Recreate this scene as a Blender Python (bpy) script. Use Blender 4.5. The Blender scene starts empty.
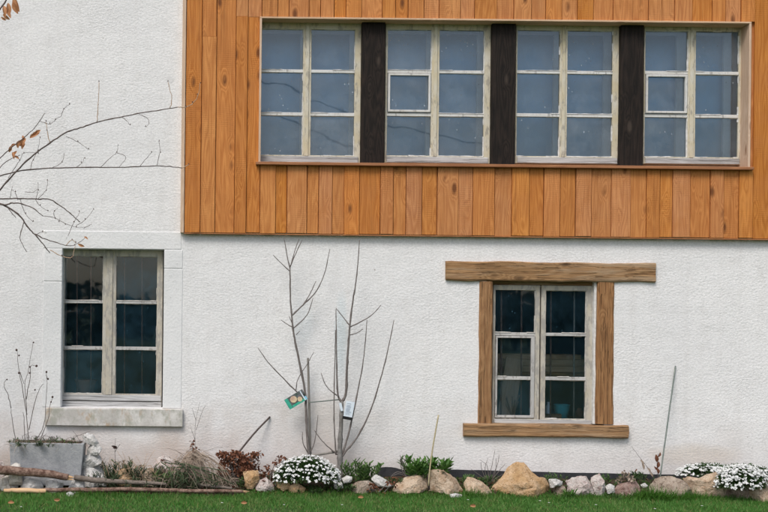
import bpy, bmesh, math, random
import numpy as np
from mathutils import Vector, Matrix, noise as mnoise

R = math.radians
random.seed(7)
rng = np.random.default_rng(7)
scene = bpy.context.scene
col = scene.collection

# ------------------------------------------------------------------ camera
D, CX, CZ, ROLL = 11.0, -1.84, 1.70, R(0.62)
SHX, SHY = 1.84 / 7.68, 0.54 / 7.68
cam_data = bpy.data.cameras.new('camera')
cam_data.sensor_width = 36.0
cam_data.lens = 36.0 * D / 7.68
cam_data.shift_x, cam_data.shift_y = SHX, SHY
cam_data.clip_start, cam_data.clip_end = 0.1, 2000
cam = bpy.data.objects.new('camera', cam_data)
col.objects.link(cam)
cam.matrix_world = Matrix.Translation((CX, -D, CZ)) @ Matrix.Rotation(R(90), 4, 'X') @ Matrix.Rotation(ROLL, 4, 'Z')
scene.camera = cam

# ------------------------------------------------------------------ sky, sun, exposure
SUN_EL, SUN_AZ = R(52), R(-28)      # azimuth from straight in front of the facade, negative = from the left
world = bpy.data.worlds.new('World')
scene.world = world
world.use_nodes = True
wn = world.node_tree.nodes
wl = world.node_tree.links
bg = wn['Background']
sky = wn.new('ShaderNodeTexSky')
sky.sky_type = 'NISHITA'
sky.sun_disc = False
sky.sun_elevation = SUN_EL
sky.sun_rotation = R(180) - SUN_AZ
sky.air_density, sky.dust_density, sky.ozone_density = 1.0, 3.0, 1.0
hs = wn.new('ShaderNodeHueSaturation')      # overcast: the blue washed out of the whole sky
hs.inputs['Saturation'].default_value = 0.74
wl.new(sky.outputs[0], hs.inputs['Color'])
wl.new(hs.outputs[0], bg.inputs['Color'])
bg.inputs['Strength'].default_value = 0.115
sun_data = bpy.data.lights.new('sun', 'SUN')
sun_data.energy = 1.5
sun_data.angle = R(22)
sun_data.color = (1.0, 0.96, 0.91)
sun = bpy.data.objects.new('sun', sun_data)
col.objects.link(sun)
sd = Vector((math.sin(SUN_AZ) * math.cos(SUN_EL), -math.cos(SUN_AZ) * math.cos(SUN_EL), math.sin(SUN_EL)))
sun.rotation_euler = sd.to_track_quat('Z', 'Y').to_euler()
scene.view_settings.view_transform = 'Standard'
scene.view_settings.look = 'None'
scene.view_settings.gamma = 1.0
scene.view_settings.exposure = 0.42
scene.render.engine = 'CYCLES'
scene.cycles.use_denoising = True
scene.cycles.max_bounces = 10
scene.cycles.transparent_max_bounces = 24

# ------------------------------------------------------------------ pixel of the photograph -> point at a depth y
def P(px, py, y=0.0):
    u = ((px - 384) / 768 + SHX) * 7.68 / D
    v = ((256 - py) / 768 + SHY) * 7.68 / D
    c, s = math.cos(ROLL), math.sin(ROLL)
    k = D + y
    return Vector((CX + (u * c - v * s) * k, y, CZ + (u * s + v * c) * k))

# ------------------------------------------------------------------ materials
class M:
    def __init__(self, name, rough=0.8, spec=0.3):
        self.m = bpy.data.materials.new(name)
        self.m.use_nodes = True
        self.nt = self.m.node_tree
        self.b = self.nt.nodes['Principled BSDF']
        self.b.inputs['Roughness'].default_value = rough
        self.b.inputs['Specular IOR Level'].default_value = spec
        self.out = self.nt.nodes['Material Output']
    def n(self, t, **kw):
        x = self.nt.nodes.new(t)
        for k, v in kw.items():
            if k in x.inputs:
                self.set(x.inputs[k], v)
            else:
                setattr(x, k, v)
        return x
    def set(self, sock, v):
        if isinstance(v, bpy.types.NodeSocket):
            self.nt.links.new(v, sock)
        else:
            if isinstance(v, tuple) and len(v) == 3 and sock.type == 'RGBA':
                v = (*v, 1)
            sock.default_value = v
    def coord(self, kind='Object', scale=(1, 1, 1), rand=False, loc=(0, 0, 0)):
        tc = self.n('ShaderNodeTexCoord').outputs[kind]
        if rand:
            oi = self.n('ShaderNodeObjectInfo').outputs['Random']
            mul = self.math('MULTIPLY', oi, 37.0)
            cmb = self.n('ShaderNodeCombineXYZ', X=mul, Y=self.math('MULTIPLY', oi, 91.0), Z=self.math('MULTIPLY', oi, 53.0)).outputs[0]
            ad = self.n('ShaderNodeVectorMath', operation='ADD')
            self.set(ad.inputs[0], tc); self.set(ad.inputs[1], cmb)
            tc = ad.outputs[0]
        mp = self.n('ShaderNodeMapping')
        self.set(mp.inputs['Vector'], tc)
        mp.inputs['Scale'].default_value = scale
        mp.inputs['Location'].default_value = loc
        return mp.outputs[0]
    def noise(self, vec, scale, detail=3, rough=0.55, dist=0.0):
        x = self.n('ShaderNodeTexNoise', Scale=scale, Detail=detail, Roughness=rough, Distortion=dist)
        self.set(x.inputs['Vector'], vec)
        return x.outputs['Fac']
    def voro(self, vec, scale, feature='F1', rand=1.0):
        x = self.n('ShaderNodeTexVoronoi', feature=feature, Scale=scale, Randomness=rand)
        self.set(x.inputs['Vector'], vec)
        return x.outputs['Distance']
    def math(self, op, a, b=0.0, c=None, clamp=False):
        x = self.n('ShaderNodeMath', operation=op, use_clamp=clamp)
        self.set(x.inputs[0], a); self.set(x.inputs[1], b)
        if c is not None: self.set(x.inputs[2], c)
        return x.outputs[0]
    def ramp(self, fac, lo, hi, a=0.0, b=1.0):
        x = self.n('ShaderNodeMapRange')
        self.set(x.inputs['Value'], fac)
        x.inputs['From Min'].default_value = lo; x.inputs['From Max'].default_value = hi
        x.inputs['To Min'].default_value = a; x.inputs['To Max'].default_value = b
        return x.outputs[0]
    def mix(self, fac, a, b, blend='MIX'):
        x = self.n('ShaderNodeMix', data_type='RGBA', blend_type=blend)
        self.set(x.inputs[0], fac); self.set(x.inputs[6], a); self.set(x.inputs[7], b)
        return x.outputs[2]
    def color(self, c): self.set(self.b.inputs['Base Color'], c)
    def bump(self, h, strength=0.5, dist=0.01, prev=None):
        x = self.n('ShaderNodeBump', Strength=strength, Distance=dist)
        self.set(x.inputs['Height'], h)
        if prev is not None: self.set(x.inputs['Normal'], prev)
        self.set(self.b.inputs['Normal'], x.outputs[0])
        return x.outputs[0]
    def xyz(self, vec):
        x = self.n('ShaderNodeSeparateXYZ'); self.set(x.inputs[0], vec)
        return x.outputs

def plaster_mat():
    m = M('roughcast_plaster', 0.92, 0.15)
    c = m.coord()
    x, y, z = m.xyz(c)
    big = m.noise(c, 0.9, 4)
    mid = m.noise(c, 7, 5, 0.6)
    base = m.mix(m.ramp(big, 0.35, 0.65), (0.79, 0.783, 0.785), (0.85, 0.84, 0.835))
    base = m.mix(m.ramp(mid, 0.5, 0.8, 0, 0.35), base, (0.60, 0.575, 0.56))
    # splash dirt in blotches, strongest behind the planted bed on the left
    hgt = m.math('ADD', z, m.math('MULTIPLY', m.math('SUBTRACT', m.noise(c, 2.2, 5), 0.5), 1.5))
    d1 = m.ramp(hgt, 0.75, 0.0)
    left = m.ramp(m.math('ADD', x, m.math('MULTIPLY', big, 1.5)), 1.4, -0.6, 0.35, 1.0)
    base = m.mix(m.math('MULTIPLY', m.math('MULTIPLY', d1, left), 0.85, clamp=True), base, (0.50, 0.40, 0.335))
    def blot(px, py, rx, rz, f, colr, base):
        p = P(px, py)
        dx = m.math('DIVIDE', m.math('SUBTRACT', x, p.x), rx)
        dz = m.math('DIVIDE', m.math('SUBTRACT', z, p.z), rz)
        r2 = m.math('ADD', m.math('MULTIPLY', dx, dx), m.math('MULTIPLY', dz, dz))
        r2 = m.math('ADD', r2, m.math('MULTIPLY', m.math('SUBTRACT', m.noise(c, 5, 3), 0.5), 0.9))
        return m.mix(m.ramp(r2, 1.1, 0.2, 0, f), base, colr)
    base = blot(341, 335, 0.075, 0.5, 0.5, (0.56, 0.67, 0.71), base)      # spray stain behind the young trees
    base = blot(303, 322, 0.12, 0.28, 0.25, (0.60, 0.69, 0.74), base)
    base = blot(322, 420, 0.28, 0.30, 0.40, (0.55, 0.47, 0.40), base)
    base = blot(170, 80, 0.05, 0.05, 0.3, (0.5, 0.5, 0.5), base)
    base = blot(695, 455, 0.5, 0.12, 0.35, (0.62, 0.50, 0.36), base)
    spots = m.ramp(m.voro(c, 5.5), 0.05, 0.02)
    base = m.mix(m.math('MULTIPLY', spots, m.ramp(m.noise(c, 1.7, 2), 0.55, 0.62)), base, (0.35, 0.31, 0.28))
    m.color(base)
    streak = m.noise(m.coord(scale=(5, 5, .35)), 1.5, 4, 0.6)
    base = m.mix(m.ramp(streak, 0.5, 0.75, 0, 0.22), base, (0.60, 0.57, 0.54))
    crk = m.ramp(m.math('ABSOLUTE', m.math('SUBTRACT', m.noise(m.coord(loc=(4, 0, 2)), 1.1, 6, 0.6), 0.5)), 0.0035, 0.001)
    base = m.mix(m.math('MULTIPLY', crk, m.ramp(m.noise(c, 0.8, 1), 0.5, 0.6, 0, 0.28)), base, (0.45, 0.42, 0.40))
    m.color(base)
    cs = m.coord(scale=(0.85, 1, 1.2))
    h = m.math('ADD', m.math('MULTIPLY', m.noise(cs, 42, 2, 0.5), 1.0), m.math('MULTIPLY', m.noise(cs, 110, 2), 0.5))
    patch = m.ramp(m.noise(c, 1.3, 3), 0.35, 0.65, 0.55, 1.15)
    n1 = m.bump(m.noise(cs, 2.5, 3), 0.35, 0.03)
    m.bump(m.math('MULTIPLY', h, patch), 0.6, 0.009, n1)
    pit_shade = m.ramp(m.noise(m.coord(scale=(0.8, 1, 1.1), loc=(1, 5, 3)), 62, 3, 0.6), 0.40, 0.60)  # dark speckle: shade of the roughcast pits put into the colour
    base = m.mix(m.math('MULTIPLY', m.ramp(pit_shade, 1, 0), 0.34), base, (0.52, 0.51, 0.505))
    m.color(base)
    return m.m

def stone_trim_mat():
    m = M('painted_stone', 0.85, 0.2)
    c = m.coord()
    base = m.mix(m.ramp(m.noise(c, 3, 4), 0.35, 0.7), (0.72, 0.72, 0.72), (0.79, 0.785, 0.78))
    base = m.mix(m.ramp(m.noise(c, 16, 5, 0.7), 0.62, 0.75, 0, 0.6), base, (0.50, 0.48, 0.44))
    base = m.mix(m.ramp(m.noise(c, 40, 3), 0.68, 0.74, 0, 0.6), base, (0.33, 0.31, 0.28))
    m.color(base)
    m.bump(m.noise(c, 40, 3, 0.6), 0.6, 0.008)
    return m.m

def sill_stone_mat():
    m = M('weathered_sill_stone', 0.85, 0.2)
    c = m.coord()
    base = m.mix(m.ramp(m.noise(c, 5, 5, 0.65), 0.4, 0.65), (0.48, 0.46, 0.43), (0.68, 0.66, 0.63))
    base = m.mix(m.ramp(m.noise(m.coord(scale=(1, 1, .5), loc=(3, 1, 0)), 9, 5, 0.7), 0.52, 0.64, 0, 0.7), base, (0.42, 0.29, 0.17))
    base = m.mix(m.ramp(m.noise(m.coord(scale=(1, 1, .6), loc=(9, 2, 0)), 11, 5, 0.7), 0.5, 0.62, 0, 0.7), base, (0.36, 0.36, 0.30))
    base = m.mix(m.ramp(m.noise(c, 60, 3), 0.66, 0.72, 0, 0.6), base, (0.2, 0.19, 0.17))
    m.color(base)
    m.bump(m.noise(c, 30, 5, 0.65), 0.6, 0.008)
    return m.m

def wood_mat(name, a, b, dark, axis='z', rough=0.75, knots=True, saw=0.0, cracks=0.0, var=0.5, bumpd=0.004, grey=None):
    m = M(name, rough, 0.2)
    long_, cross = 1.2, 15.0
    sc = {'z': (cross, cross, long_), 'x': (long_, cross, cross), 'y': (cross, long_, cross)}[axis]
    v = m.coord(scale=sc, rand=True)
    kv = m.coord(scale=tuple(2.6 if s == long_ else 6.5 for s in sc), rand=True)
    kd = m.voro(kv, 1.0)
    # grain: contours of a smooth field stretched along the board, bending round the knots
    f = m.math('ADD', m.noise(v, 0.55, 2, 0.45), m.math('MULTIPLY', m.ramp(kd, 0.0, 0.35, 1.0, 0.0), 0.25 if knots else 0.0))
    rings = m.math('FRACT', m.math('MULTIPLY', f, 13.0))
    rings = m.math('ABSOLUTE', m.math('SUBTRACT', rings, 0.5))
    fine = m.noise(v, 7.0, 4, 0.65)
    g = m.math('ADD', m.math('MULTIPLY', m.ramp(rings, 0.0, 0.5), 0.55), m.math('MULTIPLY', fine, 0.55))
    colr = m.mix(m.ramp(g, 0.25, 0.85), b, a)
    oi = m.n('ShaderNodeObjectInfo').outputs['Random']
    hv = m.n('ShaderNodeHueSaturation', Saturation=m.ramp(oi, 0, 1, 1.0 - 0.22 * var, 1.0 + 0.22 * var),
             Value=m.ramp(m.math('FRACT', m.math('MULTIPLY', oi, 7.31)), 0, 1, 1.0 - 0.36 * var, 1.0 + 0.26 * var),
             Hue=m.ramp(m.math('FRACT', m.math('MULTIPLY', oi, 3.7)), 0, 1, 0.5 - 0.008 * var, 0.5 + 0.005 * var))
    m.set(hv.inputs['Color'], colr)
    colr = hv.outputs[0]
    blotch = m.noise(m.coord(rand=True), 4.0, 4, 0.6)
    colr = m.mix(m.ramp(blotch, 0.42, 0.72, 0, 0.6), colr, b)
    streak = m.noise(m.coord(scale=tuple(s * (.45 if s == long_ else 1.5) for s in sc), rand=True, loc=(7, 7, 7)), 1.6, 4, 0.6)
    colr = m.mix(m.ramp(streak, 0.55, 0.78, 0, 0.55), colr, tuple(x * .62 for x in b))
    colr = m.mix(m.ramp(streak, 0.44, 0.25, 0, 0.35), colr, tuple(min(1, x * 1.15) for x in a))
    if grey is not None:
        gv = m.noise(m.coord(scale=tuple(s * .35 for s in sc), rand=True, loc=(5, 3, 1)), 2.5, 5, 0.7)
        colr = m.mix(m.ramp(gv, 0.48, 0.68, 0, 0.75), colr, grey)
    if knots:
        sel = m.ramp(m.noise(kv, 0.5, 1), 0.42, 0.5)
        kk = m.math('MULTIPLY', m.ramp(kd, 0.20, 0.09), sel)
        colr = m.mix(m.math('MULTIPLY', kk, 0.85), colr, dark)
    if cracks:
        cv = m.noise(m.coord(scale=tuple(s * (.25 if s == long_ else 1.0) for s in sc), rand=True, loc=(1, 7, 4)), 2.2, 3, 0.6)
        cr = m.ramp(m.math('ABSOLUTE', m.math('SUBTRACT', cv, 0.5)), 0.018, 0.004)
        colr = m.mix(m.math('MULTIPLY', cr, cracks), colr, dark)
    else:
        cr = None
    m.color(colr)
    h = m.math('ADD', m.math('MULTIPLY', fine, 0.8), m.math('MULTIPLY', rings, 0.35))
    if saw:
        ax = {'z': 2, 'x': 0, 'y': 1}[axis]
        lv = m.coord(rand=True)
        s = m.xyz(lv)[ax]
        w = m.math('SINE', m.math('ADD', m.math('MULTIPLY', s, 520.0), m.math('MULTIPLY', m.noise(lv, 9, 2), 9.0)))
        w = m.math('MULTIPLY', w, m.ramp(m.noise(m.coord(rand=True, loc=(2, 2, 2)), 2.5, 2), 0.42, 0.62, 0, saw))
        h = m.math('ADD', h, w)
    if cr is not None:
        h = m.math('SUBTRACT', h, m.math('MULTIPLY', cr, 2.0))
    m.bump(h, 0.7, bumpd)
    return m.m

def paint_mat(name, paint, worn, grey, peel=0.5):
    m = M(name, 0.65, 0.3)
    c = m.coord(rand=True)
    base = m.mix(m.ramp(m.noise(c, 6, 4), 0.35, 0.7), paint, worn)
    base = m.mix(m.ramp(m.noise(m.coord(scale=(1, 1, .35), rand=True, loc=(4, 4, 4)), 22, 5, 0.7), 0.66 - 0.2 * peel, 0.74 - 0.2 * peel, 0, 0.85), base, grey)
    z = m.noise(m.coord(scale=(1, 1, .2), rand=True, loc=(1, 8, 2)), 60, 3)
    base = m.mix(m.ramp(z, 0.55, 0.8, 0, 0.5), base, grey)
    m.color(base)
    m.bump(m.noise(m.coord(scale=(1, 1, .3), rand=True), 50, 4, 0.7), 0.6, 0.004)
    return m.m

def plain_mat(name, a, b, scale=8, rough=0.8, bumps=0.4, bd=0.004, spec=0.3, rand=True, lo=0.35, hi=0.7):
    m = M(name, rough, spec)
    c = m.coord(rand=rand)
    m.color(m.mix(m.ramp(m.noise(c, scale, 5, 0.65), lo, hi), a, b))
    if bumps: m.bump(m.noise(c, scale * 3, 4, 0.65), bumps, bd)
    return m.m

def rock_mat(name, a, b, stain, amount=0.5):
    m = M(name, 0.9, 0.15)
    c = m.coord(rand=True)
    base = m.mix(m.ramp(m.noise(c, 9, 6, 0.7), 0.40, 0.60), a, b)
    base = m.mix(m.ramp(m.noise(m.coord(rand=True, loc=(3, 3, 3)), 20, 6, 0.75), 0.50, 0.62, 0, min(1, amount * 1.5)), base, stain)
    base = m.mix(m.ramp(m.noise(m.coord(rand=True, loc=(8, 3, 3)), 70, 3, 0.7), 0.6, 0.7, 0, 0.5), base, tuple(x * 0.45 for x in stain))
    m.color(base)
    n1 = m.bump(m.noise(c, 16, 6, 0.68), 1.0, 0.045)
    m.bump(m.noise(c, 75, 4, 0.7), 0.9, 0.012, n1)
    return m.m

def leaf_mat(name, a, b, trans=0.3, rough=0.55, tip=None, patch=None):
    m = M(name, rough, 0.3)
    ri = m.n('ShaderNodeNewGeometry').outputs['Random Per Island']
    base = m.mix(ri, a, b)
    if tip is not None:
        base = m.mix(m.ramp(m.math('FRACT', m.math('MULTIPLY', ri, 17.3)), 0.9, 0.96), base, tip)
    if patch is not None:
        pn = m.noise(m.coord(scale=(1, .6, 1)), 5.5, 4, 0.65)
        base = m.mix(m.math('MULTIPLY', m.ramp(pn, 0.48, 0.64), m.ramp(m.math('FRACT', m.math('MULTIPLY', ri, 5.7)), 0.3, 0.9)), base, patch)
    m.color(base)
    if trans:
        t = m.n('ShaderNodeBsdfTranslucent'); m.set(t.inputs['Color'], base)
        mx = m.n('ShaderNodeMixShader'); mx.inputs[0].default_value = trans
        m.nt.links.new(m.b.outputs[0], mx.inputs[1]); m.nt.links.new(t.outputs[0], mx.inputs[2])
        m.nt.links.new(mx.outputs[0], m.out.inputs['Surface'])
    return m.m

def glass_mat(name, ior=1.55, film=0.02, filmc=(0.6, 0.62, 0.64), specks=0.0, tint=(0.9, 0.95, 0.97)):
    m = M(name)
    c = m.coord(rand=True)
    tr = m.n('ShaderNodeBsdfTransparent'); m.set(tr.inputs['Color'], tint)
    gl = m.n('ShaderNodeBsdfGlossy'); gl.inputs['Roughness'].default_value = 0.02
    bu = m.n('ShaderNodeBump', Strength=0.05, Distance=0.02)
    m.set(bu.inputs['Height'], m.noise(c, 3, 1))
    m.set(gl.inputs['Normal'], bu.outputs[0])
    fr = m.n('ShaderNodeFresnel', IOR=ior)
    mx = m.n('ShaderNodeMixShader')
    m.nt.links.new(fr.outputs[0], mx.inputs[0]); m.nt.links.new(tr.outputs[0], mx.inputs[1]); m.nt.links.new(gl.outputs[0], mx.inputs[2])
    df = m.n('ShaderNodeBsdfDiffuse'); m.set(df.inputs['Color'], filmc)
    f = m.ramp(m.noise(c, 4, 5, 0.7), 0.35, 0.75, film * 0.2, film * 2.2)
    f = m.math('MULTIPLY', f, m.ramp(m.n('ShaderNodeObjectInfo').outputs['Random'], 0, 1, 0.4, 1.8))  # film strength differs per pane, painting in uneven reflections
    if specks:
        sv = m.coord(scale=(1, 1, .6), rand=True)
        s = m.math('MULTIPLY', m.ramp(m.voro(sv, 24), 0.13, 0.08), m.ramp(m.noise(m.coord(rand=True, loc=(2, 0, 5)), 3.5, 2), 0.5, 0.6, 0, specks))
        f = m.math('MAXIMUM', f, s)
    m2 = m.n('ShaderNodeMixShader')
    m.set(m2.inputs[0], f); m.nt.links.new(mx.outputs[0], m2.inputs[1]); m.nt.links.new(df.outputs[0], m2.inputs[2])
    m.nt.links.new(m2.outputs[0], m.out.inputs['Surface'])
    return m.m

MT = {}
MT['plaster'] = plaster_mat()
MT['stone'] = stone_trim_mat()
MT['sill'] = sill_stone_mat()
MT['clad'] = wood_mat('larch_cladding', (0.625, 0.268, 0.085), (0.45, 0.168, 0.048), (0.12, 0.04, 0.015), 'z', saw=0.25, var=0.30)
MT['clad_x'] = wood_mat('larch_ledge', (0.42, 0.19, 0.085), (0.30, 0.125, 0.055), (0.12, 0.05, 0.02), 'x', var=0.2)
MT['pale_x'] = wood_mat('pale_pine_across', (0.66, 0.48, 0.33), (0.54, 0.36, 0.23), (0.25, 0.12, 0.06), 'x', var=0.15)
MT['pale_z'] = wood_mat('pale_pine_upright', (0.68, 0.51, 0.38), (0.57, 0.40, 0.28), (0.27, 0.13, 0.07), 'z', var=0.1)
MT['dark'] = wood_mat('sunburnt_timber', (0.030, 0.021, 0.017), (0.010, 0.008, 0.007), (0.06, 0.045, 0.036), 'z', var=0.2, cracks=0.0, bumpd=0.008)
MT['oak_x'] = wood_mat('old_oak_across', (0.40, 0.24, 0.12), (0.27, 0.15, 0.07), (0.06, 0.032, 0.016), 'x', cracks=0.45, var=0.2, bumpd=0.008, grey=(0.40, 0.30, 0.20))
MT['oak_z'] = wood_mat('old_oak_upright', (0.38, 0.21, 0.098), (0.25, 0.125, 0.055), (0.07, 0.035, 0.018), 'z', cracks=0.5, var=0.2, bumpd=0.008)
MT['cream'] = paint_mat('flaking_cream_paint', (0.56, 0.49, 0.34), (0.62, 0.59, 0.51), (0.34, 0.31, 0.26), 0.66)
MT['cream2'] = paint_mat('worn_cream_paint', (0.46, 0.41, 0.32), (0.54, 0.515, 0.46), (0.33, 0.31, 0.285), 0.9)
MT['greywood_x'] = wood_mat('grey_weathered_rail', (0.50, 0.50, 0.50), (0.36, 0.355, 0.35), (0.16, 0.15, 0.14), 'x', knots=False, cracks=.6, var=.1, grey=(0.62, 0.62, 0.61))
MT['whitepaint'] = paint_mat('flaking_white_paint', (0.66, 0.66, 0.65), (0.58, 0.56, 0.52), (0.33, 0.32, 0.31), 0.5)
MT['greywood'] = paint_mat('bare_grey_window_wood', (0.42, 0.41, 0.40), (0.56, 0.55, 0.53), (0.24, 0.22, 0.20), 0.6)
MT['inner'] = plain_mat('inner_window_paint', (0.80, 0.80, 0.79), (0.70, 0.70, 0.70), 5, 0.5, 0.2)
MT['putty'] = plain_mat('white_putty', (0.78, 0.78, 0.77), (0.55, 0.53, 0.50), 25, 0.8, 0.5)
MT['oldputty'] = plain_mat('old_grey_putty', (0.58, 0.56, 0.52), (0.36, 0.34, 0.31), 25, 0.8, 0.5)
MT['glass_up'] = glass_mat('dusty_sky_hazed_upper_glass', 1.74, 0.05, (0.55, 0.62, 0.70), specks=0.8, tint=(0.86, 0.93, 0.98))  # dust and specks, with reflected sky haze put into the bluish film
MT['glass_low'] = glass_mat('dusty_sky_filmed_lower_glass', 1.60, 0.035, (0.14, 0.33, 0.46), specks=0.25, tint=(0.90, 0.95, 0.98))  # specks are dirt; the blue film paints the sky's reflection into the colour
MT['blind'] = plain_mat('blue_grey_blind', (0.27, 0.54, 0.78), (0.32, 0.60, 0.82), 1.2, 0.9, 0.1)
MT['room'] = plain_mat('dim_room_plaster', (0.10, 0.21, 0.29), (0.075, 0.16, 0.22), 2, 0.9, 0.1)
MT['membrane'] = plain_mat('black_membrane', (0.030, 0.031, 0.036), (0.055, 0.055, 0.06), 6, 0.5, 0.5, 0.01, spec=0.4)
MT['roof'] = plain_mat('roof_tile_red', (0.20, 0.09, 0.06), (0.14, 0.07, 0.05), 4)
MT['rust'] = plain_mat('rusty_bar', (0.17, 0.085, 0.06), (0.28, 0.20, 0.17), 20)
MT['greybar'] = plain_mat('grey_bar', (0.34, 0.33, 0.30), (0.25, 0.23, 0.2), 20)
MT['concrete'] = plain_mat('grey_concrete', (0.29, 0.30, 0.315), (0.40, 0.405, 0.415), 26, 0.9, 0.8, 0.008)
MT['soil'] = plain_mat('dark_soil', (0.050, 0.034, 0.022), (0.095, 0.066, 0.043), 14, 0.95, 1.0, 0.03, rand=False)
MT['bark'] = plain_mat('brown_bark', (0.12, 0.065, 0.048), (0.33, 0.225, 0.175), 22, 0.9, 1.0, 0.014, lo=.4, hi=.64)
MT['bark_grey'] = plain_mat('grey_bark', (0.15, 0.12, 0.10), (0.24, 0.205, 0.175), 20, 0.9, 0.9, 0.01)
MT['treebark'] = plain_mat('young_tree_bark', (0.15, 0.14, 0.13), (0.27, 0.26, 0.245), 24, 0.9, 0.8, 0.006)
MT['twig'] = plain_mat('grey_brown_twig', (0.12, 0.10, 0.092), (0.20, 0.18, 0.168), 20, 0.8, 0.5)
MT['branch'] = plain_mat('dark_branch', (0.085, 0.065, 0.058), (0.16, 0.125, 0.11), 14, 0.8, 0.5)
MT['paletwig'] = plain_mat('pale_twig', (0.50, 0.36, 0.25), (0.36, 0.24, 0.16), 20, 0.8, 0.3)
MT['splitwood'] = wood_mat('split_wood', (0.68, 0.47, 0.28), (0.56, 0.36, 0.2), (0.35, 0.18, 0.08), 'x', knots=False, var=0.1)
MT['stake'] = wood_mat('grey_stake', (0.30, 0.28, 0.25), (0.20, 0.185, 0.165), (0.1, 0.09, 0.08), 'z', knots=False, var=0.1)
MT['rod'] = plain_mat('green_grey_rod', (0.13, 0.165, 0.15), (0.20, 0.22, 0.20), 20, 0.5, 0.1)
MT['cane'] = plain_mat('pale_cane', (0.45, 0.39, 0.24), (0.36, 0.30, 0.18), 15, 0.6, 0.1)
MT['blackstick'] = plain_mat('dark_stick', (0.055, 0.04, 0.036), (0.1, 0.075, 0.065), 20, 0.7, 0.3)
MT['tan'] = rock_mat('tan_limestone', (0.63, 0.46, 0.32), (0.73, 0.59, 0.45), (0.42, 0.28, 0.18))
MT['ochre'] = rock_mat('ochre_sandstone', (0.62, 0.40, 0.21), (0.74, 0.53, 0.34), (0.45, 0.26, 0.12))
MT['white'] = rock_mat('white_limestone', (0.82, 0.78, 0.72), (0.72, 0.66, 0.58), (0.52, 0.42, 0.32), 0.3)
MT['chalk'] = rock_mat('chalk_white_stone', (0.80, 0.79, 0.77), (0.70, 0.68, 0.65), (0.52, 0.47, 0.42), 0.3)
MT['pink'] = rock_mat('pinkish_stone', (0.66, 0.56, 0.52), (0.76, 0.70, 0.66), (0.42, 0.28, 0.26), 0.5)
MT['red'] = rock_mat('reddish_stone', (0.40, 0.27, 0.23), (0.52, 0.42, 0.37), (0.23, 0.13, 0.11), 0.6)
MT['greybrown'] = rock_mat('grey_brown_stone', (0.40, 0.31, 0.24), (0.55, 0.46, 0.38), (0.19, 0.135, 0.10), 0.6)
MT['lawn'] = plain_mat('lawn_ground', (0.025, 0.060, 0.012), (0.045, 0.080, 0.020), 9, 0.95, 0.6, 0.02, rand=False)
MT['grass'] = leaf_mat('grass_blade', (0.058, 0.190, 0.026), (0.130, 0.30, 0.065), 0.35, tip=(0.30, 0.27, 0.11), patch=(0.24, 0.29, 0.11))
MT['tallgrass'] = leaf_mat('tall_grass_blade', (0.045, 0.15, 0.016), (0.095, 0.22, 0.032), 0.35)
MT['leafdark'] = leaf_mat('dark_green_leaf', (0.030, 0.072, 0.018), (0.062, 0.12, 0.030), 0.25)
MT['leafmid'] = leaf_mat('mid_green_leaf', (0.060, 0.135, 0.032), (0.125, 0.215, 0.062), 0.3)
MT['bedweed'] = leaf_mat('bed_weed_leaf', (0.035, 0.085, 0.020), (0.095, 0.17, 0.045), 0.3, tip=(0.22, 0.15, 0.08))
MT['leafbright'] = leaf_mat('fresh_green_leaf', (0.048, 0.13, 0.022), (0.095, 0.20, 0.04), 0.3)
MT['leafblue'] = leaf_mat('grey_green_leaf', (0.045, 0.075, 0.035), (0.10, 0.13, 0.07), 0.25)
MT['petal'] = leaf_mat('white_petal', (0.80, 0.82, 0.80), (0.88, 0.88, 0.88), 0.25)
MT['dryleaf'] = leaf_mat('dry_brown_leaf', (0.115, 0.042, 0.024), (0.24, 0.105, 0.06), 0.2, rough=0.8)
MT['straw'] = leaf_mat('dry_straw', (0.27, 0.20, 0.15), (0.46, 0.38, 0.31), 0.2, rough=0.8)
MT['orangeleaf'] = leaf_mat('withered_orange_leaf', (0.42, 0.17, 0.07), (0.62, 0.34, 0.18), 0.3, rough=0.7)
MT['seedhead'] = plain_mat('dark_seedhead', (0.05, 0.03, 0.025), (0.09, 0.05, 0.04), 20)
MT['taggreen'] = plain_mat('tag_green', (0.03, 0.33, 0.22), (0.08, 0.45, 0.33), 30, 0.35, 0)
MT['tagdark'] = plain_mat('tag_dark_print', (0.045, 0.085, 0.06), (0.20, 0.18, 0.21), 28, 0.35, 0)
MT['tagfruit'] = plain_mat('tag_fruit_print', (0.74, 0.62, 0.40), (0.50, 0.30, 0.24), 22, 0.35, 0)
MT['tagwhite'] = plain_mat('tag_white_print', (0.66, 0.74, 0.82), (0.74, 0.79, 0.84), 10, 0.35, 0)
MT['tagblue'] = plain_mat('tag_pale_blue', (0.25, 0.55, 0.72), (0.35, 0.62, 0.75), 10, 0.35, 0)
MT['tagblack'] = plain_mat('tag_black', (0.012, 0.012, 0.013), (0.02, 0.02, 0.02), 10, 0.4, 0)
MT['taggrey'] = plain_mat('tag_grey_lettering', (0.42, 0.48, 0.56), (0.48, 0.53, 0.6), 10, 0.4, 0)
MT['cyan'] = plain_mat('cyan_glaze', (0.06, 0.42, 0.52), (0.10, 0.50, 0.58), 9, 0.3, 0.1)
MT['clay'] = plain_mat('clay_pot', (0.28, 0.15, 0.10), (0.34, 0.2, 0.14), 9, 0.8, 0.1)
MT['hedge'] = leaf_mat('hedge_leaf', (0.020, 0.040, 0.014), (0.045, 0.075, 0.026), 0.2)

# ------------------------------------------------------------------ mesh building
def link(o, parent=None):
    col.objects.link(o)
    if parent is not None: o.parent = parent
    return o
def tag(o, label=None, cat=None, group=None, kind=None):
    if label: o['label'] = label
    if cat: o['category'] = cat
    if group: o['group'] = group
    if kind: o['kind'] = kind
    return o
def empty(name, loc=(0, 0, 0), parent=None):
    o = bpy.data.objects.new(name, None)
    o.location = loc
    o.empty_display_size = 0.1
    return link(o, parent)

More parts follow.
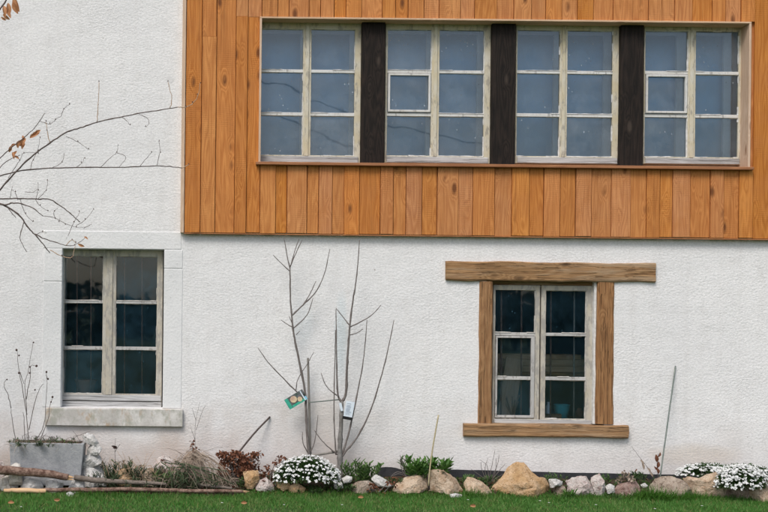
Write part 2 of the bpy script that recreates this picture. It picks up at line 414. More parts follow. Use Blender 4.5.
class MB:
    def __init__(self): self.v, self.f = [], []
    def add(self, v, f):
        n = len(self.v)
        self.v += [tuple(p) for p in v]; self.f += [tuple(i + n for i in q) for q in f]
        return self
    def box(self, x0, x1, y0, y1, z0, z1):
        return self.add([(x0, y0, z0), (x1, y0, z0), (x1, y1, z0), (x0, y1, z0), (x0, y0, z1), (x1, y0, z1), (x1, y1, z1), (x0, y1, z1)],
                        [(0, 3, 2, 1), (4, 5, 6, 7), (0, 1, 5, 4), (1, 2, 6, 5), (2, 3, 7, 6), (3, 0, 4, 7)])
    def ring(self, x0, x1, z0, z1, l, r, b, t, y0, y1):
        """a flat rectangular frame with the given side widths, as one closed body"""
        o = [(x0, z0), (x1, z0), (x1, z1), (x0, z1)]
        i = [(x0 + l, z0 + b), (x1 - r, z0 + b), (x1 - r, z1 - t), (x0 + l, z1 - t)]
        v = [(x, y0, z) for x, z in o] + [(x, y0, z) for x, z in i] + [(x, y1, z) for x, z in o] + [(x, y1, z) for x, z in i]
        f = []
        for k in range(4):
            j = (k + 1) % 4
            f += [(k, j, 4 + j, 4 + k), (8 + j, 8 + k, 12 + k, 12 + j), (j, k, 8 + k, 8 + j), (4 + k, 4 + j, 12 + j, 12 + k)]
        return self.add(v, f)
    def tube(self, pts, rad, sides=6, cap=True):
        pts = [Vector(p) for p in pts]
        n = len(pts)
        if not hasattr(rad, '__len__'): rad = [rad] * n
        v, f = [], []
        t0 = (pts[1] - pts[0]).normalized()
        up = Vector((0, 1, 0)) if abs(t0.y) < 0.8 else Vector((0, 0, 1))
        for k in range(n):
            t = (pts[min(k + 1, n - 1)] - pts[max(k - 1, 0)]).normalized()
            a = t.cross(up).normalized(); b = t.cross(a).normalized()
            up = -b if False else up
            for s in range(sides):
                th = 2 * math.pi * s / sides
                v.append(pts[k] + (a * math.cos(th) + b * math.sin(th)) * rad[k])
        for k in range(n - 1):
            for s in range(sides):
                s2 = (s + 1) % sides
                f.append((k * sides + s, k * sides + s2, (k + 1) * sides + s2, (k + 1) * sides + s))
        if cap:
            f.append(tuple(range(sides))[::-1]); f.append(tuple((n - 1) * sides + s for s in range(sides)))
        return self.add(v, f)
    def build(self, name, mat, parent=None, smooth=False, bevel=0.0, recalc=True):
        me = bpy.data.meshes.new(name)
        me.from_pydata(self.v, [], self.f)
        if bevel or recalc:
            bm = bmesh.new(); bm.from_mesh(me)
            bmesh.ops.recalc_face_normals(bm, faces=bm.faces)
            if bevel:
                bmesh.ops.bevel(bm, geom=list(bm.edges), offset=bevel, segments=1, affect='EDGES', clamp_overlap=True)
            bm.to_mesh(me); bm.free()
        if smooth: me.shade_smooth()
        me.materials.append(MT[mat] if isinstance(mat, str) else mat)
        return link(bpy.data.objects.new(name, me), parent)

def tri_object(name, verts, tris, mat, parent=None, smooth=True):
    me = bpy.data.meshes.new(name)
    nv, nt = len(verts), len(tris)
    me.vertices.add(nv); me.vertices.foreach_set('co', np.ascontiguousarray(verts, dtype=np.float32).ravel())
    me.loops.add(nt * 3); me.loops.foreach_set('vertex_index', np.ascontiguousarray(tris, dtype=np.int32).ravel())
    me.polygons.add(nt)
    me.polygons.foreach_set('loop_start', np.arange(0, nt * 3, 3, dtype=np.int32))
    me.update(calc_edges=True); me.validate()
    if smooth: me.shade_smooth()
    me.materials.append(MT[mat] if isinstance(mat, str) else mat)
    return link(bpy.data.objects.new(name, me), parent)

def blades(base, dirs, length, width, droop=0.0, prof=(0.35, 1.0, 0.8), sidevec=None):
    """leaf-shaped faces: base points, directions, lengths, widths -> vertices and triangles"""
    base = np.asarray(base, float); dirs = np.asarray(dirs, float)
    n = len(base)
    dirs = dirs / np.linalg.norm(dirs, axis=1)[:, None]
    length = np.broadcast_to(np.asarray(length, float), (n,)); width = np.broadcast_to(np.asarray(width, float), (n,)); droop = np.broadcast_to(np.asarray(droop, float), (n,))
    rv = rng.normal(size=(n, 3)) if sidevec is None else sidevec
    side = np.cross(dirs, rv); side /= np.linalg.norm(side, axis=1)[:, None] + 1e-9
    V = np.zeros((n, 7, 3))
    for k, t in enumerate((0, .36, .7)):
        c = base + dirs * (length * t)[:, None]; c[:, 2] -= droop * length * t * t
        w = (width * prof[k] * 0.5)[:, None]
        V[:, 2 * k] = c - side * w; V[:, 2 * k + 1] = c + side * w
    tip = base + dirs * length[:, None]; tip[:, 2] -= droop * length
    V[:, 6] = tip
    T = np.array([(0, 1, 3), (0, 3, 2), (2, 3, 5), (2, 5, 4), (4, 5, 6)])
    tr = (np.arange(n)[:, None, None] * 7 + T[None]).reshape(-1, 3)
    return V.reshape(-1, 3), tr

def join(parts):
    vs, ts, n = [], [], 0
    for v, t in parts:
        vs.append(v); ts.append(t + n); n += len(v)
    return np.concatenate(vs), np.concatenate(ts)

def smooth_path(pts, sub=4, jit=0.0):
    pts = [Vector(p) for p in pts]
    if len(pts) < 3:
        a, b = pts[0], pts[-1]
        out = [a.lerp(b, k / sub) for k in range(sub + 1)]
    else:
        out = []
        for k in range(len(pts) - 1):
            p0, p1, p2, p3 = pts[max(k - 1, 0)], pts[k], pts[k + 1], pts[min(k + 2, len(pts) - 1)]
            for s in range(sub):
                t = s / sub
                out.append(0.5 * ((2 * p1) + (p2 - p0) * t + (2 * p0 - 5 * p1 + 4 * p2 - p3) * t * t + (3 * p1 - p0 - 3 * p2 + p3) * t ** 3))
        out.append(pts[-1])
    if jit:
        for q in out[1:-1]:
            q += Vector((random.uniform(-1, 1), random.uniform(-1, 1), random.uniform(-1, 1))) * jit
    return out

def rough_beam(x0, x1, y0, y1, z0, z1, axis='x', amp=0.006, seed=0, seg=26, rad=0.012):
    """a hand-hewn timber: chamfered section, wavy along its length"""
    mb = MB()
    L0, L1 = (x0, x1) if axis == 'x' else (z0, z1)
    a0, a1 = (z0, z1) if axis == 'x' else (x0, x1)
    sec = []
    for (a, y, da, dy) in ((a0, y0, 1, 1), (a1, y0, -1, 1), (a1, y1, -1, -1), (a0, y1, 1, -1)):
        p, q = (a + da * rad, y), (a, y + dy * rad)
        sec += [q, p] if da * dy > 0 else [p, q]
    # mid points of the four faces for relief
    full = []
    for k in range(len(sec)):
        a, b = sec[k], sec[(k + 1) % len(sec)]
        full.append(a)
        if math.dist(a, b) > 0.03: full.append(((a[0] + b[0]) / 2, (a[1] + b[1]) / 2))
    n = len(full); v, f = [], []
    for k in range(seg + 1):
        t = k / seg
        L = L0 + (L1 - L0) * t
        for j, (a, y) in enumerate(full):
            q = Vector((L * 3.0 + seed * 17.3, a * 9, y * 9))
            w = mnoise.noise_vector(q) * amp + mnoise.noise_vector(q * 4) * amp * 0.4
            e = w.x * 0.8 if k in (0, seg) else 0
            p = (L + e, y + w.y, a + w.z) if axis == 'x' else (a + w.z, y + w.y, L + e)
            v.append(p)
    for k in range(seg):
        for j in range(n):
            j2 = (j + 1) % n
            f.append((k * n + j, k * n + j2, (k + 1) * n + j2, (k + 1) * n + j))
    f.append(tuple(range(n))); f.append(tuple(seg * n + j for j in range(n)))
    return mb.add(v, f)

# ================================================================== GROUND
LAWN_Z = -0.045
mb = MB()
mb.add([(-300, -300, LAWN_Z - .03), (300, -300, LAWN_Z - .03), (300, 300, LAWN_Z - .03), (-300, 300, LAWN_Z - .03)], [(0, 1, 2, 3)])
tag(mb.build('lawn', 'lawn', recalc=False), kind='structure')

def bed_z(x, y):
    t = min(max((-y) / 0.62, 0), 1)
    return 0.068 * (1 - t) + (LAWN_Z - 0.035) * t + 0.018 * mnoise.noise(Vector((x * 3, y * 5, 0))) * (1 - t * t)
mb = MB()
nx, ny = 160, 12
for j in range(ny + 1):
    for i in range(nx + 1):
        x, y = -7 + 14 * i / nx, -0.68 * j / ny
        mb.v.append((x, y + 0.02, bed_z(x, y)))
for j in range(ny):
    for i in range(nx):
        a = j * (nx + 1) + i
        mb.f.append((a, a + 1, a + nx + 2, a + nx + 1))
tag(mb.build('flower_bed', 'soil', smooth=True), kind='structure')

# ================================================================== HOUSE
house = tag(empty('house'), 'white roughcast house front with orange upright timber cladding and six old windows', 'house')
HX0, HX1, HZ0, HZ1, WALL_T = -8.5, 8.5, -0.4, 6.6, 0.42

def rect(px0, py0, px1, py1, y):
    cx, cy = (px0 + px1) / 2, (py0 + py1) / 2
    return P(px0, cy, y).x, P(px1, cy, y).x, P(cx, py1, y).z, P(cx, py0, y).z

# openings in the masonry: left window, right window, band of upper windows
YL, YR, YU = 0.13, 0.07, 0.085          # planes of the sashes
lx0, lx1, lz0, lz1 = rect(61.5, 249, 163.5, 408, 0.0)
rx0, rx1, rz0, rz1 = rect(486, 270, 605, 430, 0.0)
ux0, ux1, uz0, uz1 = rect(259.5, 19.5, 749.5, 166, -0.06)
openings = [(lx0, lx1, lz0, lz1), (rx0, rx1, rz0, rz1), (ux0 - .003, ux1 + .003, uz0 - .012, uz1 - .001)]
xs = sorted({HX0, HX1, *[o[0] for o in openings], *[o[1] for o in openings]})
zs = sorted({HZ0, HZ1, *[o[2] for o in openings], *[o[3] for o in openings]})
def wall_sheet(mb, y):
    for i in range(len(xs) - 1):
        for j in range(len(zs) - 1):
            mx, mz = (xs[i] + xs[i + 1]) / 2, (zs[j] + zs[j + 1]) / 2
            if any(o[0] < mx < o[1] and o[2] < mz < o[3] for o in openings): continue
            mb.add([(xs[i], y, zs[j]), (xs[i + 1], y, zs[j]), (xs[i + 1], y, zs[j + 1]), (xs[i], y, zs[j + 1])], [(0, 1, 2, 3)])
mb = MB()
wall_sheet(mb, 0.0); wall_sheet(mb, WALL_T)
for (a, b, c, d) in openings:
    mb.add([(a, 0, c), (b, 0, c), (b, 0, d), (a, 0, d), (a, WALL_T, c), (b, WALL_T, c), (b, WALL_T, d), (a, WALL_T, d)],
           [(0, 1, 5, 4), (1, 2, 6, 5), (2, 3, 7, 6), (3, 0, 4, 7)])
mb.add([(HX0, 0, HZ0), (HX1, 0, HZ0), (HX1, 0, HZ1), (HX0, 0, HZ1), (HX0, WALL_T, HZ0), (HX1, WALL_T, HZ0), (HX1, WALL_T, HZ1), (HX0, WALL_T, HZ1)],
       [(0, 1, 5, 4), (1, 2, 6, 5), (2, 3, 7, 6), (3, 0, 4, 7)])
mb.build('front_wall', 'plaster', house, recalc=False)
# the rest of the house: side and back walls, floors, roof
mb = MB()
mb.box(HX0, HX0 + .35, WALL_T + .002, 7.0, HZ0, HZ1); mb.box(HX1 - .35, HX1, WALL_T + .002, 7.0, HZ0, HZ1); mb.box(HX0 + .352, HX1 - .352, 6.65, 7.0, HZ0, HZ1)
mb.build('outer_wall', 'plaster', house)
zf = 2.62
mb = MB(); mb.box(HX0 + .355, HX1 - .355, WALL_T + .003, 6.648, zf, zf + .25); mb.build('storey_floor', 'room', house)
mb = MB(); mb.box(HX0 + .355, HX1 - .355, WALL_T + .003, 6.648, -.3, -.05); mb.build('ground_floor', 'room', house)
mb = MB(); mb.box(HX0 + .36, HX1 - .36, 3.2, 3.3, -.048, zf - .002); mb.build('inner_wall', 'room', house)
mb = MB()
mb.add([(HX0 - .4, -.45, HZ1 - .1), (HX1 + .4, -.45, HZ1 - .1), (HX1 + .4, 3.5, HZ1 + 2.4), (HX0 - .4, 3.5, HZ1 + 2.4), (HX1 + .4, 7.4, HZ1 - .1), (HX0 - .4, 7.4, HZ1 - .1)] +
       [(HX0 - .4, -.45, HZ1 + .08), (HX1 + .4, -.45, HZ1 + .08), (HX1 + .4, 3.5, HZ1 + 2.58), (HX0 - .4, 3.5, HZ1 + 2.58), (HX1 + .4, 7.4, HZ1 + .08), (HX0 - .4, 7.4, HZ1 + .08)],
       [(0, 3, 2, 1), (3, 5, 4, 2), (6, 7, 8, 9), (9, 8, 10, 11), (0, 1, 7, 6), (5, 11, 10, 4), (0, 6, 9, 3), (3, 9, 11, 5), (1, 2, 8, 7), (2, 4, 10, 8)])
mb.build('roof', 'roof', house)

# ---- damp-proof strip along the wall foot
mb = MB()
pts = [(376, 468), (392, 467), (404, 470), (420, 471), (450, 469.5), (470, 470), (500, 471), (540, 472), (580, 473), (620, 473.5), (660, 474.5), (700, 475.5), (768, 476.5), (860, 478)]
top = smooth_path([P(a, b, -0.03) for a, b in pts], 3, 0.003)
n = len(top)
for p in top: mb.v.append((p.x, -0.030 + random.uniform(-.006, .006), p.z))
for p in top: mb.v.append((p.x, -0.022, -0.05))
for p in top: mb.v.append((p.x, -0.004, p.z - .004))
for k in range(n - 1):
    mb.f += [(k, k + 1, n + k + 1, n + k), (k, 2 * n + k, 2 * n + k + 1, k + 1)]
mb.build('damp_proof_strip', 'membrane', house)

# ---- cladding: boards one by one
clad = MB()
CY = -0.030
bx0, bx1 = P(184, 120, CY).x, HX1
bz0, bz1 = P(476, 235.6, CY).z, HZ1 - 0.2
# battens behind the boards carry them off the wall
clad.box(bx0 + .02, ux0 - .03, -0.028, -0.003, bz0 + .03, bz1)
clad.box(ux1 + .03, bx1, -0.028, -0.003, bz0 + .03, bz1)
clad.box(ux0 - .028, ux1 + .028, -0.028, -0.003, bz0 + .03, uz0 - .03)
clad.box(ux0 - .028, ux1 + .028, -0.028, -0.003, uz1 + .03, bz1)
clad = clad.build('cladding', 'clad', house)
edges = [184.3, 200.5, 215, 234.3, 246.2, 260, 275.5, 287, 307, 318.5, 332, 344, 359.3, 380.2, 393.4, 406, 422, 437, 458, 472.6, 494.6, 511.6, 529.2, 543.5, 559.7, 575.3, 591.3, 611,
         630.5, 646.3, 659.6, 672.3, 690, 710, 723.5, 738.7, 752.8, 772]
ex = [P(e, 200, -.05).x for e in edges]
while ex[-1] < HX1 - .12: ex.append(ex[-1] + random.choice((.13, .15, .17, .19, .21)))
def board(x0, x1, z0, z1, k, top_shift=0.0):
    front = -0.050 - (0.011 if k % 2 else 0.0) - random.uniform(0, .004)
    g = random.uniform(.0016, .0042)
    lean = random.uniform(-.003, .003)
    mb = MB()
    za, zb = z0 + random.uniform(-.002, .002), z1
    mb.box(x0 + g, x1 - g, front, -0.0285, za, zb)
    mb.v = [(x + (lean if z == zb else 0), y, z) for x, y, z in mb.v]
    # object origin at the board's foot so that its grain is its own
    c = Vector(((x0 + x1) / 2, -0.04, za))
    mb.v = [tuple(Vector(v) - c) for v in mb.v]
    o = mb.build('board', 'clad', clad, bevel=0.0022)
    o.location = c
joints = {1: 37, 3: 17, 4: 17.5}
for k in range(len(ex) - 1):
    x0, x1 = ex[k], ex[k + 1]
    zb = bz0 + random.uniform(-.004, .004)
    if x1 <= ux0 + .03 or x0 >= ux1 - .03:
        if k in joints:
            zj = P((edges[k] + edges[k + 1]) / 2, joints[k], CY).z
            board(x0, x1, zb, zj - .001, k); board(x0, x1, zj + .001, bz1, k)
        else:
            board(x0, x1, zb, bz1, k)
    else:
        board(x0, x1, zb, uz0 - .012, k)
        board(x0, x1, uz1 + .004, bz1, k)
# thin trims of the cladding
mb = MB(); mb.box(P(181.6, 120, CY).x, ex[0] - .001, -.066, -.003, bz0 - .004, bz1); mb.build('corner_trim', 'pale_z', clad, bevel=.002)
mb = MB(); mb.box(ex[0], ex[-1], -.062, -.036, bz0 - .016, bz0 - .0055); mb.build('drip_edge', 'clad_x', clad, bevel=.002)
# casing round the band of upper windows
yc0 = -0.082
mb = MB(); mb.box(ux0 - .004, ux1 + .004, yc0, YU + .06, uz1 - .018, uz1); mb.build('casing_head', 'pale_x', house, bevel=.002)
mb = MB(); mb.box(ux0 - .004, ux0 + .016, yc0, YU + .06, uz0 + .012, uz1 - .0185); mb.build('casing_side', 'pale_z', house, bevel=.002)
mb = MB(); mb.box(ux1 - .018, ux1 + .004, yc0, YU + .06, uz0 + .012, uz1 - .0185); mb.build('casing_side', 'pale_z', house, bevel=.002)
mb = MB(); mb.box(ux0 - .03, ux1 + .03, yc0 - .03, YU + .06, uz0 - .018, uz0 + .0115); mb.build('casing_ledge', 'clad_x', house, bevel=.004)
# dark posts between the upper windows
posts = [(361.5, 384.6), (491.6, 515.2), (620.4, 643.2)]
for a, b in posts:
    xa, xb = P(a, 92, .03).x, P(b, 92, .03).x
    mb = rough_beam(xa, xb, .02, .40, uz0 + .013, uz1 - .02, 'z', .003, int(a), 20, .006)
    c = Vector(((xa + xb) / 2, .2, uz0)); mb.v = [tuple(Vector(v) - c) for v in mb.v]
    o = mb.build('dark_post', 'dark', house, smooth=False); o.location = c

# ---- windows
def make_window(label, outer, cols, rows, y, mats, bottom=None, sash_t=.045, vents=(), mull_gap=0.003):
    """outer, cols and rows in pixels of the plane y; casement of two sashes with three panes each"""
    fm, sm, mm, gm, bm_ = mats
    cx, cy = (outer[0] + outer[2]) / 2, (outer[1] + outer[3]) / 2
    X = lambda px: P(px, cy, y).x
    Z = lambda py: P(cx, py, y).z
    x0, x1, z0, z1 = X(outer[0]), X(outer[2]), Z(outer[3]), Z(outer[1])
    fr = MB(); w = .02
    fr.ring(x0, x1, z0, z1, w, w, w, w, y + .012, y + .075)
    win = fr.build('window', fm, house, bevel=.002)
    win['label'] = label
    mid = (X(cols[0][1]) + X(cols[1][0])) / 2
    for s, (pa, pb) in enumerate(cols):
        a, b = X(pa), X(pb)
        sx0, sx1 = (x0 + .003, mid - mull_gap / 2) if s == 0 else (mid + mull_gap / 2, x1 - .003)
        zt, zb = Z(rows[0][0]), Z(rows[-1][1])
        sz0 = Z(bottom) if bottom else z0 + .003
        mb = MB(); mb.ring(sx0, sx1, sz0, z1 - .004, a - sx0, sx1 - b, zb - sz0, z1 - .004 - zt, y, y + sash_t)
        c = Vector((a, y, zb)); mb.v = [tuple(Vector(v) - c) for v in mb.v]
        o = mb.build('sash', sm, win, bevel=.003); o.location = c
        pt = MB()
        for r, (ra, rb) in enumerate(rows):
            t, bt = Z(ra), Z(rb)
            if r < len(rows) - 1:
                nb = Z(rows[r + 1][0])
                mb = MB(); mb.box(a - .004, b + .004, y + .004, y + sash_t - .006, nb, bt)
                c = Vector((a, y, nb)); mb.v = [tuple(Vector(v) - c) for v in mb.v]
                o = mb.build('muntin', mm, win, bevel=.003); o.location = c
            tx, tz = random.uniform(-.004, .004), random.uniform(-.004, .004)
            mb = MB(); mb.box(-(b - a) / 2 - .005, (b - a) / 2 + .005, -.0015, .0015, -(t - bt) / 2 - .005, (t - bt) / 2 + .005)
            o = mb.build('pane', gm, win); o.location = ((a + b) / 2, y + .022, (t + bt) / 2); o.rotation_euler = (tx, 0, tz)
            # cracked putty round the pane
            for (p, q, nx_, nz_) in (((a, bt), (a, t), 1, 0), ((b, bt), (b, t), -1, 0), ((a, bt), (b, bt), 0, 1), ((a, t), (b, t), 0, -1)):
                k = 0
                while k < 10:
                    run = random.randint(2, 5)
                    if random.random() < .55:
                        e = min(k + run, 10)
                        ws = [random.uniform(.003, .0075) for _ in range(e - k + 1)]
                        for i in range(k, e):
                            f0, f1 = i / 10, (i + 1) / 10
                            A = (p[0] + (q[0] - p[0]) * f0, p[1] + (q[1] - p[1]) * f0); B = (p[0] + (q[0] - p[0]) * f1, p[1] + (q[1] - p[1]) * f1)
                            w0, w1 = ws[i - k], ws[i - k + 1]
                            pt.add([(A[0] - nx_ * .002, y + .001, A[1] - nz_ * .002), (B[0] - nx_ * .002, y + .001, B[1] - nz_ * .002), (B[0] + nx_ * w1, y + .017, B[1] + nz_ * w1), (A[0] + nx_ * w0, y + .017, A[1] + nz_ * w0),
                                    (A[0] - nx_ * .002, y - .0015, A[1] - nz_ * .002), (B[0] - nx_ * .002, y - .0015, B[1] - nz_ * .002)],
                                   [(4, 5, 2, 3), (0, 1, 5, 4)])
                    k += run
            if (s, r) in vents:
                mb = MB(); i = .006
                mb.ring(a + i, b - i, bt + i, t - i, .022, .022, .022, .022, y - .012, y + .0175)
                c = Vector((a, y, bt)); mb.v = [tuple(Vector(v) - c) for v in mb.v]
                o = mb.build('vent_sash', mm, win, bevel=.003); o.location = c
        pt.build('putty', 'putty' if gm == 'glass_up' else 'oldputty', win)['kind'] = 'stuff'
    zt_, zb_ = z1 - .012, Z(rows[-1][1])
    mb = MB(); hw = (X(cols[1][0]) - X(cols[0][1])) * .24
    mb.box(mid - hw, mid + hw, y - .011, y - .0005, zb_ - .01, zt_)
    c = Vector((mid, y, zb_)); mb.v = [tuple(Vector(v) - c) for v in mb.v]
    if mull_gap < .01:
        o = mb.build('cover_strip', sm, win, bevel=.004); o.location = c
    if bottom:
        mb = MB(); mb.box(x0 + .006, x1 - .006, y - .014, y - .0005, Z(bottom) + .003, zb_ - .012); mb.build('weather_bar', bm_, win, bevel=.004)
        mb = MB(); mb.box(x0 + .002, x1 - .002, y - .012, y + .06, z0, Z(bottom) - .007)
        mb.build('bottom_rail', bm_, win, bevel=.004)
    else:
        mb = MB(); mb.box(x0 + .022, x1 - .022, y - .012, y - .0005, z0 + .004, Z(rows[-1][1]) - .012)
        mb.build('weather_bar', bm_, win, bevel=.004)
    return win, (x0, x1, z0, z1)

upper = [
    ('far left upper window of six panes beside the first dark post', (258.5, 20.5, 361, 163), [(261, 302.8), (311, 354.5)], ()),
    ('upper window with small vent in its left middle pane, between first and second dark posts', (385, 20.5, 491, 163.5), [(387.3, 431.2), (439.2, 484)], ((0, 1),)),
    ('upper window with paint specks on the panes, between second and third dark posts', (515.5, 21.5, 620, 164), [(516.8, 559.6), (567.2, 612.5)], ()),
    ('far right upper window with small vent in its left middle pane', (643.6, 22, 742, 164.5), [(645, 687.6), (695.6, 738.5)], ((0, 1),)),
]
blind_labels = ['plain blue-grey blind behind the far left upper window', 'plain blue-grey blind behind the upper window between first and second dark posts',
                'plain blue-grey blind behind the upper window between second and third dark posts', 'plain blue-grey blind behind the far right upper window']
for k, (lab, outer, cols_, vents) in enumerate(upper):
    dy = [0, .6, 1.2, 1.8][k]
    rows = [(29.2 + dy, 69.4 + dy), (72.6 + dy, 112.4 + dy), (115.8 + dy, 155.2 + dy)]
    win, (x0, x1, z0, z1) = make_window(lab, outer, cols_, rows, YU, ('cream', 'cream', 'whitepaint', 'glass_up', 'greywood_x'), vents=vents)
    # inner window and the lining between the two
    yi = YU + .20
    mid = (x0 + x1) / 2 + .01
    mb = MB(); mb.ring(x0 - .01, x1 + .01, z0 - .01, z1 + .01, .012, .012, .012, .012, YU + .077, yi + .10); mb.build('lining', 'inner', win)
    for (a, b) in ((x0 + .004, mid - .002), (mid + .002, x1 - .004)):
        mb = MB(); mb.ring(a, b, z0 + .004, z1 - .004, .018, .088, .09, .075, yi, yi + .04); mb.build('inner_sash', 'inner', win, bevel=.004)
    # blind
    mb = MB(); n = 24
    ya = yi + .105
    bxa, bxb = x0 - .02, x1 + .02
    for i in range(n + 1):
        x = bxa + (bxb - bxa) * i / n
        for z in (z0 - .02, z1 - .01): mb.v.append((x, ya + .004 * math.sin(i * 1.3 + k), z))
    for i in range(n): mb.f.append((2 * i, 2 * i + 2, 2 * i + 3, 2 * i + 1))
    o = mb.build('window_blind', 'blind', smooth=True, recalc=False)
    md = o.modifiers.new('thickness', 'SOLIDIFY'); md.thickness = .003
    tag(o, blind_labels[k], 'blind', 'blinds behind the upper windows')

# lower left window with stone surround
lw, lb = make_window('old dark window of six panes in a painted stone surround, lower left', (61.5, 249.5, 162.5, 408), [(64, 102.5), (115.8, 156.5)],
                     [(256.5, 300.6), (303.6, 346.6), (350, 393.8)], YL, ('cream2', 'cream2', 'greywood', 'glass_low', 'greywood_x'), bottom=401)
sy = -0.005
def stone(name, r, y0, mat, seed, amp=.003, y1=0.10, par=house):
    x0, x1, z0, z1 = r
    mb = MB(); mb.box(x0, x1, y0, y1, z0, z1)
    return mb.build(name, mat, par, bevel=.006)
X = lambda px, py=330: P(px, py, sy).x
Z = lambda py, px=112: P(px, py, sy).z
stone('stone_lintel', (X(43, 240), X(181.5, 240), Z(249), Z(231)), sy, 'stone', 1, y1=.2)
stone('stone_jamb', (X(43), X(61.6), Z(282) + .001, Z(249) - .002), sy - .001, 'stone', 2, y1=.2)
stone('stone_jamb', (X(42.6), X(61.6), Z(408), Z(282) - .002), sy, 'stone', 2, y1=.2)
stone('stone_jamb', (X(163.4), X(182.3), Z(408), Z(268) - .002), sy, 'stone', 3, y1=.2)
stone('stone_jamb', (X(163.4), X(182), Z(268) + .001, Z(249) - .002), sy - .001, 'stone', 4, y1=.2)
mb = rough_beam(P(45, 417, -.045).x, P(182.5, 417, -.045).x, -.05, .19, P(112, 426.5, -.045).z, Z(408) - .003, 'x', .003, 5, 30, .008)
mb.build('stone_sill', 'sill', house)

# lower right window with timber surround
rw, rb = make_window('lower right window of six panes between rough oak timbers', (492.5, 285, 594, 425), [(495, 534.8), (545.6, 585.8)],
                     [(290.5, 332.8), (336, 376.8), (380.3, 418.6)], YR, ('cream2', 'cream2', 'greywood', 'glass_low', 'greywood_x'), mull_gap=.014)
# the lower two panes on the left sit in a smaller casement of their own
yv = YR
a, b = P(495, 355, yv).x, P(534.8, 355, yv).x; zt, zb = P(543, 336, yv).z, P(543, 418.6, yv).z
mb = MB(); mb.ring(a + .004, b - .004, zb + .004, zt - .004, .02, .035, .025, .02, yv - .010, yv + .016); c = Vector((a, yv, zb)); mb.v = [tuple(Vector(v) - c) for v in mb.v]
o = mb.build('vent_sash', 'greywood', rw, bevel=.003); o.location = c
# white plaster bead at the right of the frame
mb = rough_beam(P(593.4, 355, .03).x, P(597.5, 355, .03).x, .02, .16, P(595, 424, .03).z, P(595, 282, .03).z, 'z', .004, 9, 22, .004)
mb.build('plaster_bead', 'putty', house)
def timber(name, r, y0, y1, axis, mat, seed, amp=.009):
    x0, x1, z0, z1 = r
    mb = rough_beam(x0, x1, y0, y1, z0, z1, axis, amp, seed, 40, .013)
    c = Vector(((x0 + x1) / 2, y0, (z0 + z1) / 2)); mb.v = [tuple(Vector(v) - c) for v in mb.v]
    o = mb.build(name, mat, house); o.location = c
    return o
yt = -0.035
timber('timber_lintel', (P(446, 271, yt).x, P(656, 271, yt).x, P(551, 281.5, yt).z, P(551, 262, yt).z), yt, .28, 'x', 'oak_x', 1, .011)
timber('timber_post', (P(479, 353, -.015).x, P(492.6, 353, -.015).x, P(486, 424.5, -.015).z, P(486, 281.8, -.015).z), -.018, .25, 'z', 'oak_z', 2)
timber('timber_post', (P(597, 353, -.015).x, P(614, 353, -.015).x, P(605, 424.5, -.015).z, P(605, 281.8, -.015).z), -.018, .25, 'z', 'oak_z', 3)
timber('timber_sill', (P(464, 431, -.05).x, P(628.5, 431, -.05).x, P(546, 437.5, -.05).z, P(546, 424.8, -.05).z), -.055, .25, 'x', 'oak_x', 4, .009)
mb = MB(); mb.box(P(487, 283, .02).x, P(600, 283, .02).x, YR + .012, .26, P(545, 286, .02).z, P(545, 281, .02).z); mb.build('head_batten', 'oak_x', house)
# security bars behind the panes
for px, mt in ((501.5, 'rust'), (521.6, 'rust'), (551, 'rust'), (574.4, 'greybar')):
    p0, p1 = P(px - .7, 426, .20), P(px, 280, .20)
    mb = MB(); mb.tube([p0, p1], .009, 8); mb.build('bar', mt, rw, smooth=True)
for px in (77, 91, 124.5, 142):
    p0, p1 = P(px, 406, .24), P(px, 252, .24)
    mb = MB(); mb.tube([p0, p1], .008, 8); mb.build('bar', 'rust', lw, smooth=True)

# things standing inside behind the lower panes
def lathe(prof, loc, name, mat, parent=None, n=20):
    mb = MB()
    for (r, z) in prof:
        for s in range(n):
            th = 2 * math.pi * s / n
            mb.v.append((r * math.cos(th), r * math.sin(th), z))
    for k in range(len(prof) - 1):
        for s in range(n):
            s2 = (s + 1) % n
            mb.f.append((k * n + s, k * n + s2, (k + 1) * n + s2, (k + 1) * n + s))
    mb.f.append(tuple(range(n))); mb.f.append(tuple((len(prof) - 1) * n + s for s in range(n)))
    o = mb.build(name, mat, parent, smooth=True); o.location = loc
    return o
p = P(566, 413, .34)
mb = MB(); mb.box(P(488, 420, .3).x, P(606, 420, .3).x, .268, .62, P(546, 421, .3).z - .03, P(546, 419, .3).z)
ls = mb.build('inner_sill', 'oak_x', house, bevel=.003)
iz = P(546, 419, .3).z
o = lathe([(.055, 0), (.075, .10), (.082, .135), (.086, .14), (.078, .142), (.07, .12)], (P(563, 410, .36).x, .40, iz + .001), 'flower_pot', 'cyan'); tag(o, 'turquoise glazed flower pot on the sill inside the lower right window', 'flower pot')
mb = MB(); mb.box(-.11, .11, -.05, .05, 0, .055); o = mb.build('wooden_block', 'oak_x', bevel=.004); o.location = (P(552, 415, .31).x, .335, iz + .001); o.scale = (.9, .5, .9); tag(o, 'short timber offcut lying in front of the turquoise pot indoors', 'wood block')
mb = MB()
for k in range(9): mb.tube([(0, 0, .005), (random.uniform(-.07, .07), random.uniform(-.04, .04), random.uniform(.14, .24))], .006, 5)
o = mb.build('bundle_of_rags', 'straw'); o.location = (P(514, 410, .36).x, .42, iz); tag(o, 'pale bundle of sticks on the sill behind the lower left casement', 'sticks')
zs_ = P(546, 372, .6).z
mb = MB(); mb.box(.80, 2.6, .52, .92, zs_ - .04, zs_ - .002); sf = mb.build('shelf_board', 'oak_x', house, bevel=.003)
